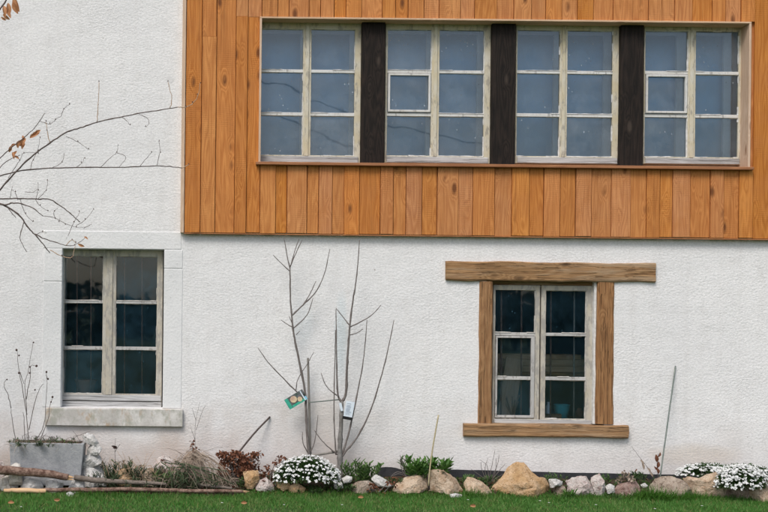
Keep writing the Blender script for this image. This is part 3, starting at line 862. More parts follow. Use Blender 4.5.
for k, (dx, ln, hh) in enumerate(((0, 1.3, .06), (.1, 1.15, .07), (-.05, 1.0, .05))):
    mb = MB(); mb.box(-ln / 2, ln / 2, -.12, .12, 0, hh)
    o = mb.build('stacked_plank', 'pale_x', bevel=.004); o.location = (1.75 + dx, .70 + .02 * k, zs_ + (0, .062, .134)[k]); o.rotation_euler = (0, 0, .04 * k)
    tag(o, ['bottom plank of the stack on the shelf behind the lower right window', 'middle plank of the stack on the shelf behind the lower right window', 'top plank of the stack on the shelf behind the lower right window'][k], 'plank', 'planks stacked indoors')
mb = MB(); mb.box(-.09, .09, -.012, .012, 0, .62); o = mb.build('leaning_board', 'pale_z', bevel=.003); o.location = (P(505, 419, .45).x, .43, iz + .002); o.rotation_euler = (-.06, .16, 0); tag(o, 'pale board leaning indoors behind the left panes of the lower right window', 'board')
for k, (px, r_, h_, mt_, nm_, lab_) in enumerate(((533, .035, .13, 'cyan', 'glass_jar', 'small turquoise jar behind the centre of the lower right window'), (580, .04, .10, 'clay', 'clay_cup', 'clay cup at the right end of the sill inside the lower right window'), (549, .028, .16, 'tagwhite', 'white_bottle', 'white bottle standing left of the turquoise pot indoors'))):
    o = lathe([(r_ * .9, 0), (r_, h_ * .15), (r_, h_ * .7), (r_ * .55, h_ * .85), (r_ * .55, h_)], (P(px, 415, .45).x, .47, iz + .001), nm_, mt_); tag(o, lab_, 'jar')
o = lathe([(.07, 0), (.10, .15), (.115, .19), (.118, .2), (.105, .2)], (P(86, 392, .40).x, .36, P(86, 399, .36).z), 'flower_pot', 'clay')
tag(o, 'clay flower pot on the sill inside the lower left window', 'flower pot')
mb = MB(); mb.box(lx0 + .003, lx1 - .003, .225, .60, P(112, 402, .3).z - .035, P(86, 399, .36).z - .001); mb.build('inner_sill', 'stone', house, bevel=.003)

# ================================================================== ROCKS
def rock(label, pts, y, mat, thick=None, seed=0):
    c0 = Vector((sum(a for a, b in pts) / len(pts), sum(b for a, b in pts) / len(pts)))
    out = [P(c0.x + (a - c0.x) * 1.08, c0.y + (b - c0.y) * 1.04, y) for a, b in pts]
    # resample the outline
    N = 60
    loop = out + [out[0]]
    lens = [0]
    for a, b in zip(loop, loop[1:]): lens.append(lens[-1] + (b - a).length)
    res = []
    for k in range(N):
        d = lens[-1] * k / N
        i = max(j for j in range(len(lens) - 1) if lens[j] <= d)
        t = (d - lens[i]) / max(lens[i + 1] - lens[i], 1e-6)
        res.append(loop[i].lerp(loop[i + 1], t))
    cen = sum(res, Vector()) / N
    w = max(p.x for p in res) - min(p.x for p in res); h = max(p.z for p in res) - min(p.z for p in res)
    th = thick or max(0.5 * w, 0.6 * h) * .62
    base = min(p.z for p in res)
    rings = 21
    mb = MB()
    sd_ = Vector((seed * 3.7, seed * 1.3, seed * 7.1))
    amp = min(w, h) * .10
    for r in range(1, rings):
        ph = math.pi * r / rings
        yy = -math.cos(ph) * th
        s = math.sin(ph) ** 0.55
        for p in res:
            q = cen + (p - cen) * s
            q.z = max(q.z, base - .02) if s > .9 else q.z
            v = Vector((q.x, y + yy, q.z))
            d = mnoise.noise_vector(v * (2.2 / max(w, .1)) + sd_) * amp * (1.0 if s < .97 else .25)
            d += mnoise.noise_vector(v * (6 / max(w, .1)) + sd_) * amp * .35
            v += d
            mb.v.append(v - cen)
    # flat break faces on the front and top
    rr_ = random.Random(seed)
    arr = [Vector(v) for v in mb.v]
    for _ in range(12):
        nn = Vector((rr_.uniform(-1, 1), -rr_.uniform(.5, 1.2), rr_.uniform(-.5, .9))).normalized()
        dots = [nn.dot(v) for v in arr]; lim = max(dots) * rr_.uniform(.60, .84)
        arr = [v - nn * (d_ - lim) * .93 if d_ > lim else v for v, d_ in zip(arr, dots)]
    for q_, v in enumerate(arr):
        w3 = (v + cen) * (9 / max(w, .12)) + sd_
        arr[q_] = v + (mnoise.noise_vector(w3) * .5 + mnoise.noise_vector(w3 * 2.3) * .3 + mnoise.noise_vector(w3 * 5) * .16) * amp * .55
    mb.v = arr
    n = N
    for r in range(rings - 2):
        for j in range(n):
            j2 = (j + 1) % n
            mb.f.append((r * n + j, r * n + j2, (r + 1) * n + j2, (r + 1) * n + j))
    for end, r in ((-1, 0), (1, rings - 2)):
        tipv = Vector((cen.x + random.uniform(-.1, .1) * w, y + end * th * .97, cen.z + random.uniform(-.05, .15) * h)) - cen
        tipv = sum((Vector(mb.v[r * n + j]) for j in range(n)), Vector()) / n
        mb.v.append(tipv); ti = len(mb.v) - 1
        for j in range(n):
            j2 = (j + 1) % n
            mb.f.append((r * n + j, r * n + j2, ti) if end < 0 else (r * n + j2, r * n + j, ti))
    o = mb.build('rock', mat, smooth=True)
    o.data.set_sharp_from_angle(angle=R(20))
    o.location = cen
    return tag(o, label, 'rock', 'rocks edging the flower bed')

ROCKS = [
 ('big ochre boulder with a rounded peak below the lower right window', [(492, 492), (494, 484), (503, 476), (510, 468), (517, 464), (524, 464), (530, 471), (536, 477), (546, 479), (549, 484), (551, 490), (549, 499), (520, 500), (496, 499)], -.42, 'ochre', .17),
 ('tan wedge-shaped rock right of the thin pale cane', [(429, 474), (433, 471), (443, 470), (449, 475), (458, 481), (463, 488), (464, 495), (452, 496), (440, 493), (430, 491)], -.42, 'tan', .12),
 ('low rounded tan rock left of the thin pale cane', [(394, 491), (398, 484), (405, 479), (415, 476), (426, 475), (429, 480), (429, 490), (415, 493), (400, 493)], -.42, 'tan', .12),
 ('beige triangular rock just left of the big ochre boulder', [(465, 482), (468, 476), (474, 479), (484, 483), (491, 490), (493, 498), (478, 499), (467, 496)], -.43, 'tan', .11),
 ('small bright white stone touching the right end of the big boulder', [(549, 480), (556, 479), (564, 482), (563, 485), (556, 486), (551, 488)], -.44, 'chalk', .06),
 ('small brown rock under the bright white stone', [(553, 487), (559, 485), (565, 486), (566, 496), (555, 497)], -.42, 'greybrown', .06),
 ('wide pinkish white block left of the tilted slab', [(567, 480), (573, 478), (582, 477), (588, 476), (591, 482), (593, 497), (580, 500), (568, 494)], -.42, 'pink', .10),
 ('narrow tilted pinkish white slab', [(591, 478), (597, 475), (600, 474), (603, 482), (607, 490), (602, 498), (597, 501), (594, 492)], -.44, 'pink', .07),
 ('small white stone between the tilted slab and the reddish rock', [(606, 486), (610, 484), (614, 486), (615, 492), (608, 494)], -.45, 'chalk', .04),
 ('low reddish rock under the brown rosettes', [(615, 490), (619, 485), (629, 483), (638, 481), (642, 485), (641, 494), (628, 498), (616, 497)], -.43, 'red', .09),
 ('tiny white pebble right of the reddish rock', [(641, 485), (645, 483), (648, 486), (643, 488)], -.40, 'chalk', .03),
 ('grey-brown rock at the foot of the leaning rod', [(649, 488), (656, 481), (664, 476), (672, 476), (682, 481), (687, 487), (692, 493), (695, 500), (675, 501), (652, 497)], -.42, 'greybrown', .13),
 ('tan angular rock between the leaning rod and the white flowers', [(684, 480), (690, 477), (700, 478), (712, 473), (722, 470), (731, 478), (729, 492), (718, 503), (705, 501), (694, 496), (688, 486)], -.40, 'tan', .12),
 ('grey-brown rock half hidden under the right white flowers', [(722, 501), (724, 490), (740, 485), (752, 490), (756, 503), (738, 505)], -.46, 'greybrown', .10),
 ('tan rock cut by the right edge of the picture', [(751, 503), (750, 492), (756, 485), (768, 482), (785, 486), (792, 502), (770, 509), (755, 507)], -.50, 'tan', .13),
 ('ochre blocky rock under the brown dry leaves', [(243, 473), (250, 471), (258, 471), (259, 480), (253, 489), (247, 489), (245, 480)], -.42, 'ochre', .08),
 ('pinkish stone among brown leaves right of the ochre block', [(256, 490), (258, 481), (266, 478), (272, 482), (275, 491), (262, 493)], -.43, 'pink', .07),
 ('small ochre rock left of the left white flowers', [(277, 478), (283, 475), (288, 478), (290, 488), (282, 491), (277, 487)], -.44, 'ochre', .06),
 ('low ochre rock peeping out under the left white flowers', [(288, 487), (296, 483), (305, 488), (304, 493), (289, 493)], -.47, 'ochre', .06),
 ('small white stone right of the left white flowers', [(334, 484), (338, 481), (342, 483), (343, 488), (335, 489)], -.46, 'chalk', .04),
 ('white stone in front of the leafy shrub', [(342, 479), (347, 476), (352, 477), (351, 482), (344, 483)], -.42, 'chalk', .05),
 ('flat slanting white stone right of the leafy shrub', [(371, 479), (376, 475), (383, 478), (391, 484), (390, 487), (378, 486)], -.42, 'chalk', .06),
 ('brown mossy rock in front of the leafy shrub', [(350, 488), (358, 482), (368, 481), (378, 486), (379, 493), (362, 494), (350, 492)], -.44, 'greybrown', .09),
 ('topmost white stone of the pile beside the planter', [(83, 437), (87, 433), (93, 435), (98, 442), (98, 446), (90, 445), (84, 442)], -.36, 'chalk', .07),
 ('second white stone from the top of the pile beside the planter', [(87, 449), (90, 444), (98, 444), (102, 449), (98, 455), (88, 455)], -.36, 'chalk', .08),
 ('third white stone from the top of the pile beside the planter', [(81, 462), (84, 456), (92, 454), (100, 454), (103, 459), (99, 465), (88, 468), (82, 468)], -.37, 'chalk', .09),
 ('lowest white stone of the pile beside the planter', [(81, 470), (90, 467), (98, 465), (104, 467), (106, 474), (106, 486), (84, 486)], -.38, 'chalk', .10),
 ('large whitish rock below the thick log at the left edge', [(-3, 488), (2, 478), (9, 476), (15, 478), (17, 486), (15, 493), (-3, 495)], -.46, 'white', .09),
 ('whitish rock above the thick log at the left edge', [(-8, 468), (1, 460), (4, 464), (4, 485), (-8, 485)], -.32, 'pink', .07),
 ('small whitish rock in front of the planter left end', [(9, 472), (10, 467), (14, 463), (19, 464), (21, 470), (22, 485), (9, 485)], -.51, 'white', .05),
 ('whitish rock under the thick log, left of middle', [(18, 489), (22, 480), (30, 478), (38, 480), (43, 487), (41, 493), (19, 493)], -.51, 'chalk', .06),
 ('whitish lumpy rock under the thick log, right of middle', [(43, 490), (45, 481), (51, 480), (57, 482), (64, 484), (65, 493), (45, 493)], -.51, 'chalk', .06),
 ('cream rock under the broken end of the thick log', [(68, 489), (73, 480), (79, 478), (84, 484), (84, 493), (70, 493)], -.51, 'chalk', .06),
 ('ochre rock in the weeds right of the white stone pile', [(117, 485), (119, 472), (127, 468), (133, 471), (135, 482), (133, 487)], -.36, 'ochre', .08),
 ('smaller tan rock in the weeds right of the ochre one', [(141, 485), (144, 472), (150, 468), (156, 470), (158, 482), (157, 487)], -.36, 'tan', .08),
 ('pinkish grey rock behind the weeds left of the dry grass tussock', [(152, 484), (154, 466), (160, 456), (168, 455), (175, 462), (178, 484)], -.22, 'pink', .10),
 ('mottled grey rock partly covered by the dry grass tussock', [(177, 486), (179, 466), (185, 453), (195, 450), (203, 456), (208, 470), (210, 487)], -.26, 'greybrown', .12),
 ('white flat chip on the lawn below the tan wedge rock', [(450, 494.5), (456, 493.5), (464, 495), (463, 497.5), (451, 497.5)], -.58, 'chalk', .03),
 ('white chip on the lawn below the thin log', [(66, 493.5), (70, 492), (74, 493.5), (73, 497), (67, 497)], -.70, 'chalk', .03),
]
for k, (lab, pts, y, mt, th) in enumerate(ROCKS):
    rock(lab, pts, y, mt, th, k + 1)

# ================================================================== PLANTER AND LOGS
py0, py1 = -.47, -.20
pl = empty('planter', P(46, 480, -.34)); tag(pl, 'grey concrete trough planter with weeds and dead stems at the left', 'planter')
org = pl.location
def pp(px, py, y): return P(px, py, py0) * 1.0 if False else Vector((P(px, py, py0).x, y, P(px, py, py0).z))
mb = MB()
tl, tr_, bl, br = pp(9.3, 443, 0), pp(84, 444, 0), pp(11, 486, 0), pp(79.5, 486, 0)
def pv(v, y, ins=0.0, dz=0.0): return Vector((v.x + ins, y, v.z + dz)) - org
w = .035
o4 = [pv(bl, py0 + .015), pv(br, py0 + .015), pv(br, py1), pv(bl, py1), pv(tl, py0), pv(tr_, py0), pv(tr_, py1), pv(tl, py1)]
i4 = [pv(tl, py0 + w, w), pv(tr_, py0 + w, -w), pv(tr_, py1 - w, -w), pv(tl, py1 - w, w)]
d4 = [v + Vector((0, 0, -.12)) for v in i4]
mb.add(o4 + i4 + d4, [(0, 3, 2, 1), (0, 1, 5, 4), (1, 2, 6, 5), (2, 3, 7, 6), (3, 0, 4, 7), (4, 5, 9, 8), (5, 6, 10, 9), (6, 7, 11, 10), (7, 4, 8, 11),
                      (8, 9, 13, 12), (9, 10, 14, 13), (10, 11, 15, 14), (11, 8, 12, 15), (12, 13, 14, 15)])
mb.build('trough', 'concrete', pl, bevel=.004)
mb = MB()
n = 18
for j in range(7):
    for i in range(n + 1):
        t = i / n; s = j / 6
        q = i4[0].lerp(i4[1], t).lerp(i4[3].lerp(i4[2], t), s)
        mb.v.append((q.x, q.y, q.z - .015 + .045 * math.sin(math.pi * s) * (0.6 + .5 * mnoise.noise(Vector((t * 6, s * 3, 2))))))
for j in range(6):
    for i in range(n):
        a = j * (n + 1) + i; mb.f.append((a, a + 1, a + n + 2, a + n + 1))
mb.build('soil', 'soil', pl, smooth=True)

def log(name, pts, r, mat, label, y, seed=0, ends=(None, None), sides=12, cat='log'):
    root_p = P(*pts[0], y)
    o = empty(name, root_p)
    path = smooth_path([P(a, b, yy if len(q) > 2 else y) for q in pts for a, b, yy in [(q[0], q[1], q[2] if len(q) > 2 else y)]], 5, .003)
    rr = [np.interp(k / (len(path) - 1), np.linspace(0, 1, len(r)), r) * (1 + .10 * mnoise.noise(Vector((k * .6, seed, 0)))) for k in range(len(path))]
    mb = MB(); mb.tube([p - root_p for p in path], rr, sides)
    mb.v = [tuple(Vector(v) + mnoise.noise_vector(Vector(v) * 14 + Vector((seed, 0, 0))) * min(r) * .16) for v in mb.v]
    b = mb.build('bark', mat, o, smooth=True); b.data.set_sharp_from_angle(angle=R(50))
    for e, idx in zip(ends, (0, -1)):
        if e:
            p = path[idx] - root_p; d = ((path[0] - path[1]) if idx == 0 else (path[-1] - path[-2])).normalized()
            mb = MB()
            for q in range(7):
                off = Vector((0, random.uniform(-1, 1), random.uniform(-1, 1))) * rr[idx] * .6
                mb.tube([p + off - d * .02, p + off * .8 + d * random.uniform(.3, 1) * e], [rr[idx] * .42, rr[idx] * .08], 5)
            mb.build('broken_end', 'splitwood', o)
    return tag(o, label, cat, 'logs lying along the flower bed')
log('log', [(-40, 464), (2, 470), (40, 473), (68, 477.5)], [.043, .043, .039, .032], 'bark', 'thick brown log lying in front of the planter', -.585, 1, (None, .06))
log('log', [(74, 477.5), (92, 480), (112, 481.5), (140, 482.5), (166, 484)], [.025, .027, .024, .020, .014], 'bark_grey', 'grey log continuing right of the thick brown one, in front of the weeds', -.54, 2)
log('log', [(44, 490), (80, 490), (120, 489.5), (160, 490), (200, 491), (243, 491.5)], [.018, .021, .020, .019, .018, .015], 'bark', 'long thin log at the lawn edge with a pale broken right end', -.625, 3, (None, .07))
log('log', [(4, 490.5), (20, 490.5), (46, 491)], [.016, .024, .022], 'splitwood', 'pale split piece of wood at the lawn edge below the planter', -.63, 4)
log('log', [(196, 484), (210, 486), (232, 488.5)], [.012, .015, .012], 'bark_grey', 'short grey stick above the thin log under the dry grass', -.54, 5)

# ================================================================== YOUNG TREES WITH TAGS
def twig_tree(name, label, segs, y, mat, root, cat='tree', group=None, ydrift=True):
    rp = P(root[0], root[1], y)
    o = empty(name, rp)
    for (nm, pts, r0, r1, m_) in segs:
        yd = random.uniform(-.05, .05) if nm != 'trunk' else 0
        path = smooth_path([P(a, b, y + yd * (k / max(len(pts) - 1, 1))) for k, (a, b) in enumerate(pts)], 5, .0015)
        n = len(path)
        rr = [(r0 + (r1 - r0) * k / (n - 1)) * (1.0 + (.25 if k % 5 == 2 else 0)) for k in range(n)]
        mb = MB(); mb.tube([p - rp for p in path], rr, 7)
        mb.build(nm, m_ or mat, o, smooth=True)
    return tag(o, label, cat, group)
t1 = [('trunk', [(309, 478), (309, 456), (307, 430), (306, 405), (304, 385), (298, 355), (294, 335), (292, 318), (290.5, 300), (290, 268)], .015, .0065, None),
      ('branch', [(290, 268), (287, 255), (284, 238)], .006, .003, None), ('branch', [(290, 267), (296, 253), (302, 240)], .006, .003, None),
      ('branch', [(291, 265), (295, 250), (299, 239)], .005, .003, None), ('branch', [(289.5, 271), (281, 263), (273, 255)], .005, .003, None),
      ('branch', [(291.5, 316), (303, 305), (315, 293), (324, 275), (330, 249)], .008, .003, None), ('branch', [(303, 305), (311, 292), (316, 281)], .005, .003, None),
      ('branch', [(294, 328), (307, 315), (313, 298)], .006, .003, None), ('branch', [(292, 327), (287, 324), (281, 320)], .005, .003, None),
      ('branch', [(304, 395), (297, 392), (280, 375), (268, 362), (258, 348)], .008, .003, None), ('branch', [(296, 390), (298, 379), (306, 366), (314, 352)], .005, .0025, None),
      ('branch', [(308, 453), (303, 443), (302.5, 432)], .006, .003, None), ('branch', [(310, 453), (315, 440), (318, 415)], .006, .003, None),
      ('branch', [(296, 335), (300, 331)], .004, .003, None), ('branch', [(292, 323), (289, 316)], .004, .003, None)]
twig_tree('young_fruit_tree', 'bare young fruit tree with green picture tag, tied to a grey stake', t1, -.16, 'twig', (309, 478), group='young fruit trees by the wall')
t2 = [('trunk', [(339.5, 482), (340, 465), (340, 448), (341, 425), (342, 401)], .030, .017, 'treebark'),
      ('branch', [(341.5, 402), (338, 395), (337, 375), (336.5, 350), (336, 309)], .011, .004, None),
      ('branch', [(342, 402), (346, 393), (347, 370), (348, 350), (350, 325), (353, 300), (356, 282), (358, 262), (359.5, 240)], .014, .0035, None),
      ('branch', [(350, 326), (343, 317), (336, 308)], .006, .003, None), ('branch', [(350.5, 327), (366, 319), (374, 313), (381, 305)], .006, .003, None),
      ('branch', [(350, 335), (357, 333), (363, 329)], .005, .003, None), ('branch', [(336, 455), (334.5, 430), (334, 400), (335, 360), (335.5, 330)], .007, .004, None),
      ('branch', [(339, 397), (327, 387), (321, 373)], .006, .003, None),
      ('branch', [(342, 455), (348, 436), (354, 410), (360, 380), (364, 355), (367, 320)], .010, .0035, None),
      ('branch', [(341, 458), (346, 451), (356, 439), (370, 412), (382, 374), (389, 345), (394, 320)], .011, .0035, None),
      ('branch', [(338, 455), (324, 443), (314, 430)], .007, .003, None)]
twig_tree('young_fruit_tree', 'bare young fruit tree with forked stem and white tag', t2, -.18, 'twig', (339.5, 482), group='young fruit trees by the wall')
# stake and its cross ties
st = empty('wooden_stake', P(310.5, 478, -.125)); rp = st.location
mb = MB(); mb.tube([P(311, 480, -.125) - rp, P(308, 358, -.125) - rp], [.013, .011], 8); mb.build('post', 'stake', st)
mb = MB(); mb.tube([P(309, 402.5, -.15) - rp, P(341, 399.5, -.155) - rp], .006, 6); mb.build('tie', 'rod', st)
mb = MB(); mb.tube([P(310, 456, -.15) - rp, P(338, 451.5, -.155) - rp], .012, 8); mb.build('crossbar', 'stake', st)
tag(st, 'slim grey wooden stake with two ties between the young trees', 'stake')

def plant_tag(label, corners_c, w, h, ang, y, bits, yaw=0.0):
    o = empty('plant_tag', P(*corners_c, y)); o.rotation_euler = (0, R(ang), R(yaw))
    for k, (nm, x0, x1, z0, z1, m_, rnd) in enumerate(bits):
        f = -.0012 * (k + 1)
        mb = MB()
        if rnd:
            n = 16; cx, cz, rx, rz = (x0 + x1) / 2, (z0 + z1) / 2, (x1 - x0) / 2, (z1 - z0) / 2
            ring0 = [(cx + rx * math.cos(2 * math.pi * i / n), f, cz + rz * math.sin(2 * math.pi * i / n)) for i in range(n)]
            mb.add(ring0 + [(a, f + .0011, c) for a, b, c in ring0], [tuple(range(n)), tuple(range(n, 2 * n))] + [(i, (i + 1) % n, n + (i + 1) % n, n + i) for i in range(n)])
        else:
            mb.box(x0, x1, f, f + .0011, z0, z1)
        mb.build(nm, m_, o)
    o.scale = (.9, 1, .9)
    return tag(o, label, 'plant tag', 'printed tags hanging on the young trees')
plant_tag('green plant tag with a picture of pale fruit, on the left young tree', (296, 399.5), .1, .2, 58, -.20, [
    ('card', -.062, .062, -.115, .115, 'tagdark', False), ('green_band', -.06, .06, -.113, -.075, 'taggreen', False), ('green_side', .035, .0615, -.07, .10, 'taggreen', False),
    ('fruit_picture', -.052, .022, -.060, .015, 'tagfruit', True), ('fruit_picture', -.01, .045, .012, .065, 'tagfruit', True),
    ('white_band', -.058, .058, .078, .090, 'tagwhite', False), ('blue_patch', .02, .06, .09, .112, 'tagblue', False), ('hanger_hole', -.012, .012, .097, .109, 'tagblack', True)])
plant_tag('white plant tag with a black foot, on the forked young tree', (349, 410), .1, .2, 10, -.22, [
    ('card', -.048, .048, -.075, .095, 'tagwhite', False), ('black_foot', -.054, .054, -.108, -.0755, 'tagblack', False)] +
    [('print_line', -.036, random.uniform(.0, .036), z, z + .006, 'taggrey', False) for z in (.065, .045, .030, .012, -.004, -.020, -.040)])
plant_tag('thin white edge-on tag behind the forked stem', (341, 407), .05, .1, -14, -.215, [('card', -.014, .014, -.045, .045, 'tagwhite', False)])

# ================================================================== STICKS
def stick(name, label, pts, r, mat, cat='stick'):
    mb = MB(); p0 = P(*pts[0])
    path = [P(*q) - p0 for q in pts]
    mb.tube(smooth_path(path, 4, .001), r, 8)
    o = mb.build(name, mat, smooth=True); o.location = p0
    return tag(o, label, cat)
stick('leaning_stick', 'dark stick leaning on the wall above the brown dry leaves', [(233, 460, -.36), (252, 436, -.18), (270, 417, -.012)], .009, 'blackstick')
stick('bamboo_cane', 'thin pale cane standing in the green leafy plant', [(428.5, 486, -.60), (430, 467, -.59), (434, 440, -.58), (438.5, 415, -.57)], .007, 'cane', 'cane')
stick('short_post', 'short dark post at the foot of the pale cane', [(428.8, 490, -.575), (428.6, 474, -.575)], .012, 'blackstick', 'post')
stick('leaning_rod', 'thin green-grey rod leaning on the wall at the right', [(660, 478, -.32), (668, 420, -.16), (675.5, 366, -.012)], .0075, 'rod', 'rod')

# ================================================================== OVERHANGING SHRUB AT THE LEFT
YB = -.9
bush_root = Vector((P(-60, 300, YB).x, YB, LAWN_Z))
sh = empty('bare_shrub', bush_root)
def br(name, pts, r0, r1, mat='branch', y0=YB, dy=0.0, jit=.003):
    path = smooth_path([P(a, b, y0 + dy * k / max(len(pts) - 1, 1)) for k, (a, b) in enumerate(pts)], 5, jit)
    n = len(path)
    rr = [.85 * (r0 + (r1 - r0) * k / (n - 1)) * (1.3 if k % 6 == 3 else 1.0) for k in range(n)]
    mb = MB(); mb.tube([p - bush_root for p in path], rr, 6)
    return mb.build(name, mat, sh, smooth=True)
def down(px, py): return [(-62, 500), (-60, 420), (-52, 330), (-35, (330 + py) / 2 - 20), (px - 12, py + 6), (px, py)]
br('stem', [(-62, 505), (-61, 440), (-56, 330), (-44, 250), (-22, 213), (0, 204)], .024, .010)
br('stem', [(-64, 505), (-62, 400), (-50, 300), (-28, 218), (0, 190)], .022, .009)
br('stem', [(-60, 505), (-58, 400), (-62, 250), (-50, 120), (-25, 40), (-2, 12), (10, -6)], .024, .006)
br('branch', [(0, 190), (14, 174), (30, 158), (50, 143), (67, 132), (80, 128), (97, 122), (120, 117), (140, 113), (160, 110), (178, 107)], .009, .0045)
br('branch', [(-20, 207), (-10, 182), (0, 176), (30, 169.5), (80, 167.5), (118, 167.5), (156, 166), (176, 167), (182, 168)], .008, .004, dy=.1)
br('branch', [(-25, 212), (-14, 174), (0, 158), (12, 147), (25, 137), (36, 126), (45, 113)], .007, .003, dy=-.15)
br('branch', [(-18, 205), (-8, 178), (0, 168), (8, 160), (20, 155)], .006, .003, dy=-.15)
br('branch', [(-28, 218), (-12, 201), (0, 199), (20, 198.5), (38, 199), (50, 199.5), (65, 209), (73, 216), (80, 222)], .0085, .004, dy=.05)
br('branch', [(0, 204), (6, 205), (12, 203), (22, 204), (33, 208), (43, 216)], .009, .004)
br('branch', [(0, 204), (6, 206), (20, 216), (27, 226), (35, 235), (43, 244), (50, 253)], .010, .0045, dy=.05)
br('branch', [(35, 234), (45, 239), (58, 243), (70, 246), (78, 243), (85, 238)], .006, .002)
br('branch', [(24, 222), (20, 238), (27, 252)], .005, .0025)
br('branch', [(8, 208), (16, 218)], .005, .003)
TW = [[(178, 107), (186, 107), (193, 103), (198, 95), (200, 83)], [(182, 168), (189, 164)], [(97, 122), (98, 105), (99, 82)], [(170, 108), (172, 98), (168, 82)], [(50, 143), (47, 130), (46, 122)],
      [(50, 250), (62, 256), (72, 257), (75, 246)], [(66, 245), (72, 240), (76, 243)]]
TD = [[(66, 136), (78, 142), (88, 149)], [(122, 117), (127, 121), (130, 125)], [(139, 114), (147, 118), (149, 123), (146, 127)], [(100, 168), (110, 158), (117, 152), (118, 144)], [(117, 153), (126, 157), (119, 167)],
      [(140, 166), (152, 152)], [(157, 165), (160, 152), (159, 142)], [(43, 216), (55, 218), (66, 224), (76, 227), (84, 228)], [(76, 226), (86, 219), (93, 210)], [(84, 228), (92, 224)], [(40, 121), (50, 124), (56, 119), (61, 116)],
      [(61, 116), (64, 109), (70, 104)], [(36, 199), (38, 190), (38, 182)], [(38, 199), (46, 190), (48, 180)], [(18, 200), (15, 192), (12, 190)], [(10, 198), (13, 185)], [(20, 199), (25, 213), (33, 222)], [(25, 192), (33, 192), (38, 189)],
      [(52, 168), (62, 162), (64, 153)], [(75, 168), (82, 163), (84, 158)], [(35, 199), (40, 206), (48, 211)], [(55, 218), (54, 212), (58, 208)], [(60, 218), (59, 222)], [(36, 235), (42, 232), (47, 233)],
      [(30, 170), (33, 160), (38, 150), (40, 138)], [(8, 178), (20, 160), (24, 153), (38, 153)], [(68, 236), (74, 222), (80, 212)]]
for t in TW: br('twig', t, .0045, .0028, 'paletwig', jit=.004)
for t in TD: br('twig', t, .0030, .0016, 'branch', jit=.003)
# buds
mb = MB()
for t in TW + TD:
    for (a, b) in t[1:]:
        if random.random() < .75:
            p = P(a + random.uniform(-.7, .7), b + random.uniform(-.7, .7), YB) - bush_root
            mb.tube([p, p + Vector((random.uniform(-.004, .004), 0, .012))], [.006, .003], 5)
mb.build('buds', 'seedhead', sh)['kind'] = 'stuff'
def curl_leaf(p, d, L, W, mat, parent, name='leaf', droop=.15):
    """a curled withered leaf of real thickness"""
    d = d.normalized(); side = d.cross(Vector((random.uniform(-.4, .4), -1, random.uniform(-.4, .4)))).normalized(); up = side.cross(d)
    mb = MB(); n, m = 6, 4
    for i in range(n + 1):
        t = i / n; w = W * math.sin(math.pi * min(max(t, .04), .97)) ** .7
        for j in range(m + 1):
            s = j / m * 2 - 1
            q = p + d * L * t + side * w * s * .5 + up * (abs(s) ** 1.5 * w * .45 + math.sin(t * 4) * L * .08)
            q.z -= droop * L * t * t
            mb.v.append(q)
    for i in range(n):
        for j in range(m):
            a = i * (m + 1) + j; mb.f.append((a, a + 1, a + m + 2, a + m + 1))
    o = mb.build(name, mat, parent, smooth=True, recalc=False)
    return o
for (a, b, dx, dz, L) in [(9, 152, .3, .9, .07), (11, 147, .9, .7, .06), (13, 152, .2, -.9, .06), (18, 148, .3, 1, .09), (20, 146, .6, 1, .10), (22, 149, .2, 1, .08), (17, 151, -.6, -.5, .05), (30, 138, .9, .6, .08), (32, 137, .9, .75, .09), (35, 134, .8, .7, .07), (24, 141, -.2, .9, .06), (14, 156, .8, -.3, .05),
                     (4, 6, .2, -1, .09), (8, 3, .1, -1, .10), (13, 2, .5, -1, .10), (3, 14, .7, -.4, .07), (6, 10, .6, -.8, .08), (1, 17, .8, -.3, .05), (14, -3, .4, -1, .12), (84, 237, .8, -.3, .04), (78, 244, .9, -.2, .06)]:
    curl_leaf(P(a, b, YB - .05) - bush_root, Vector((dx, random.uniform(-.3, .3), dz)), L, L * .45, 'orangeleaf', sh)
tag(sh, 'bare shrub with thin dark branches and few orange withered leaves reaching in from the left', 'shrub')

# ================================================================== PLANTS
def V3(px, py, y): return np.array(P(px, py, y))
def ellipsoid_points(c, r, n, lo=.75, hi=1.0, upper=True):
    d = rng.normal(size=(n, 3)); d /= np.linalg.norm(d, axis=1)[:, None]
    if upper: d[:, 2] = np.where(d[:, 2] < -.25, -d[:, 2], d[:, 2])
    return c + d * r * rng.uniform(lo, hi, (n, 1)), d

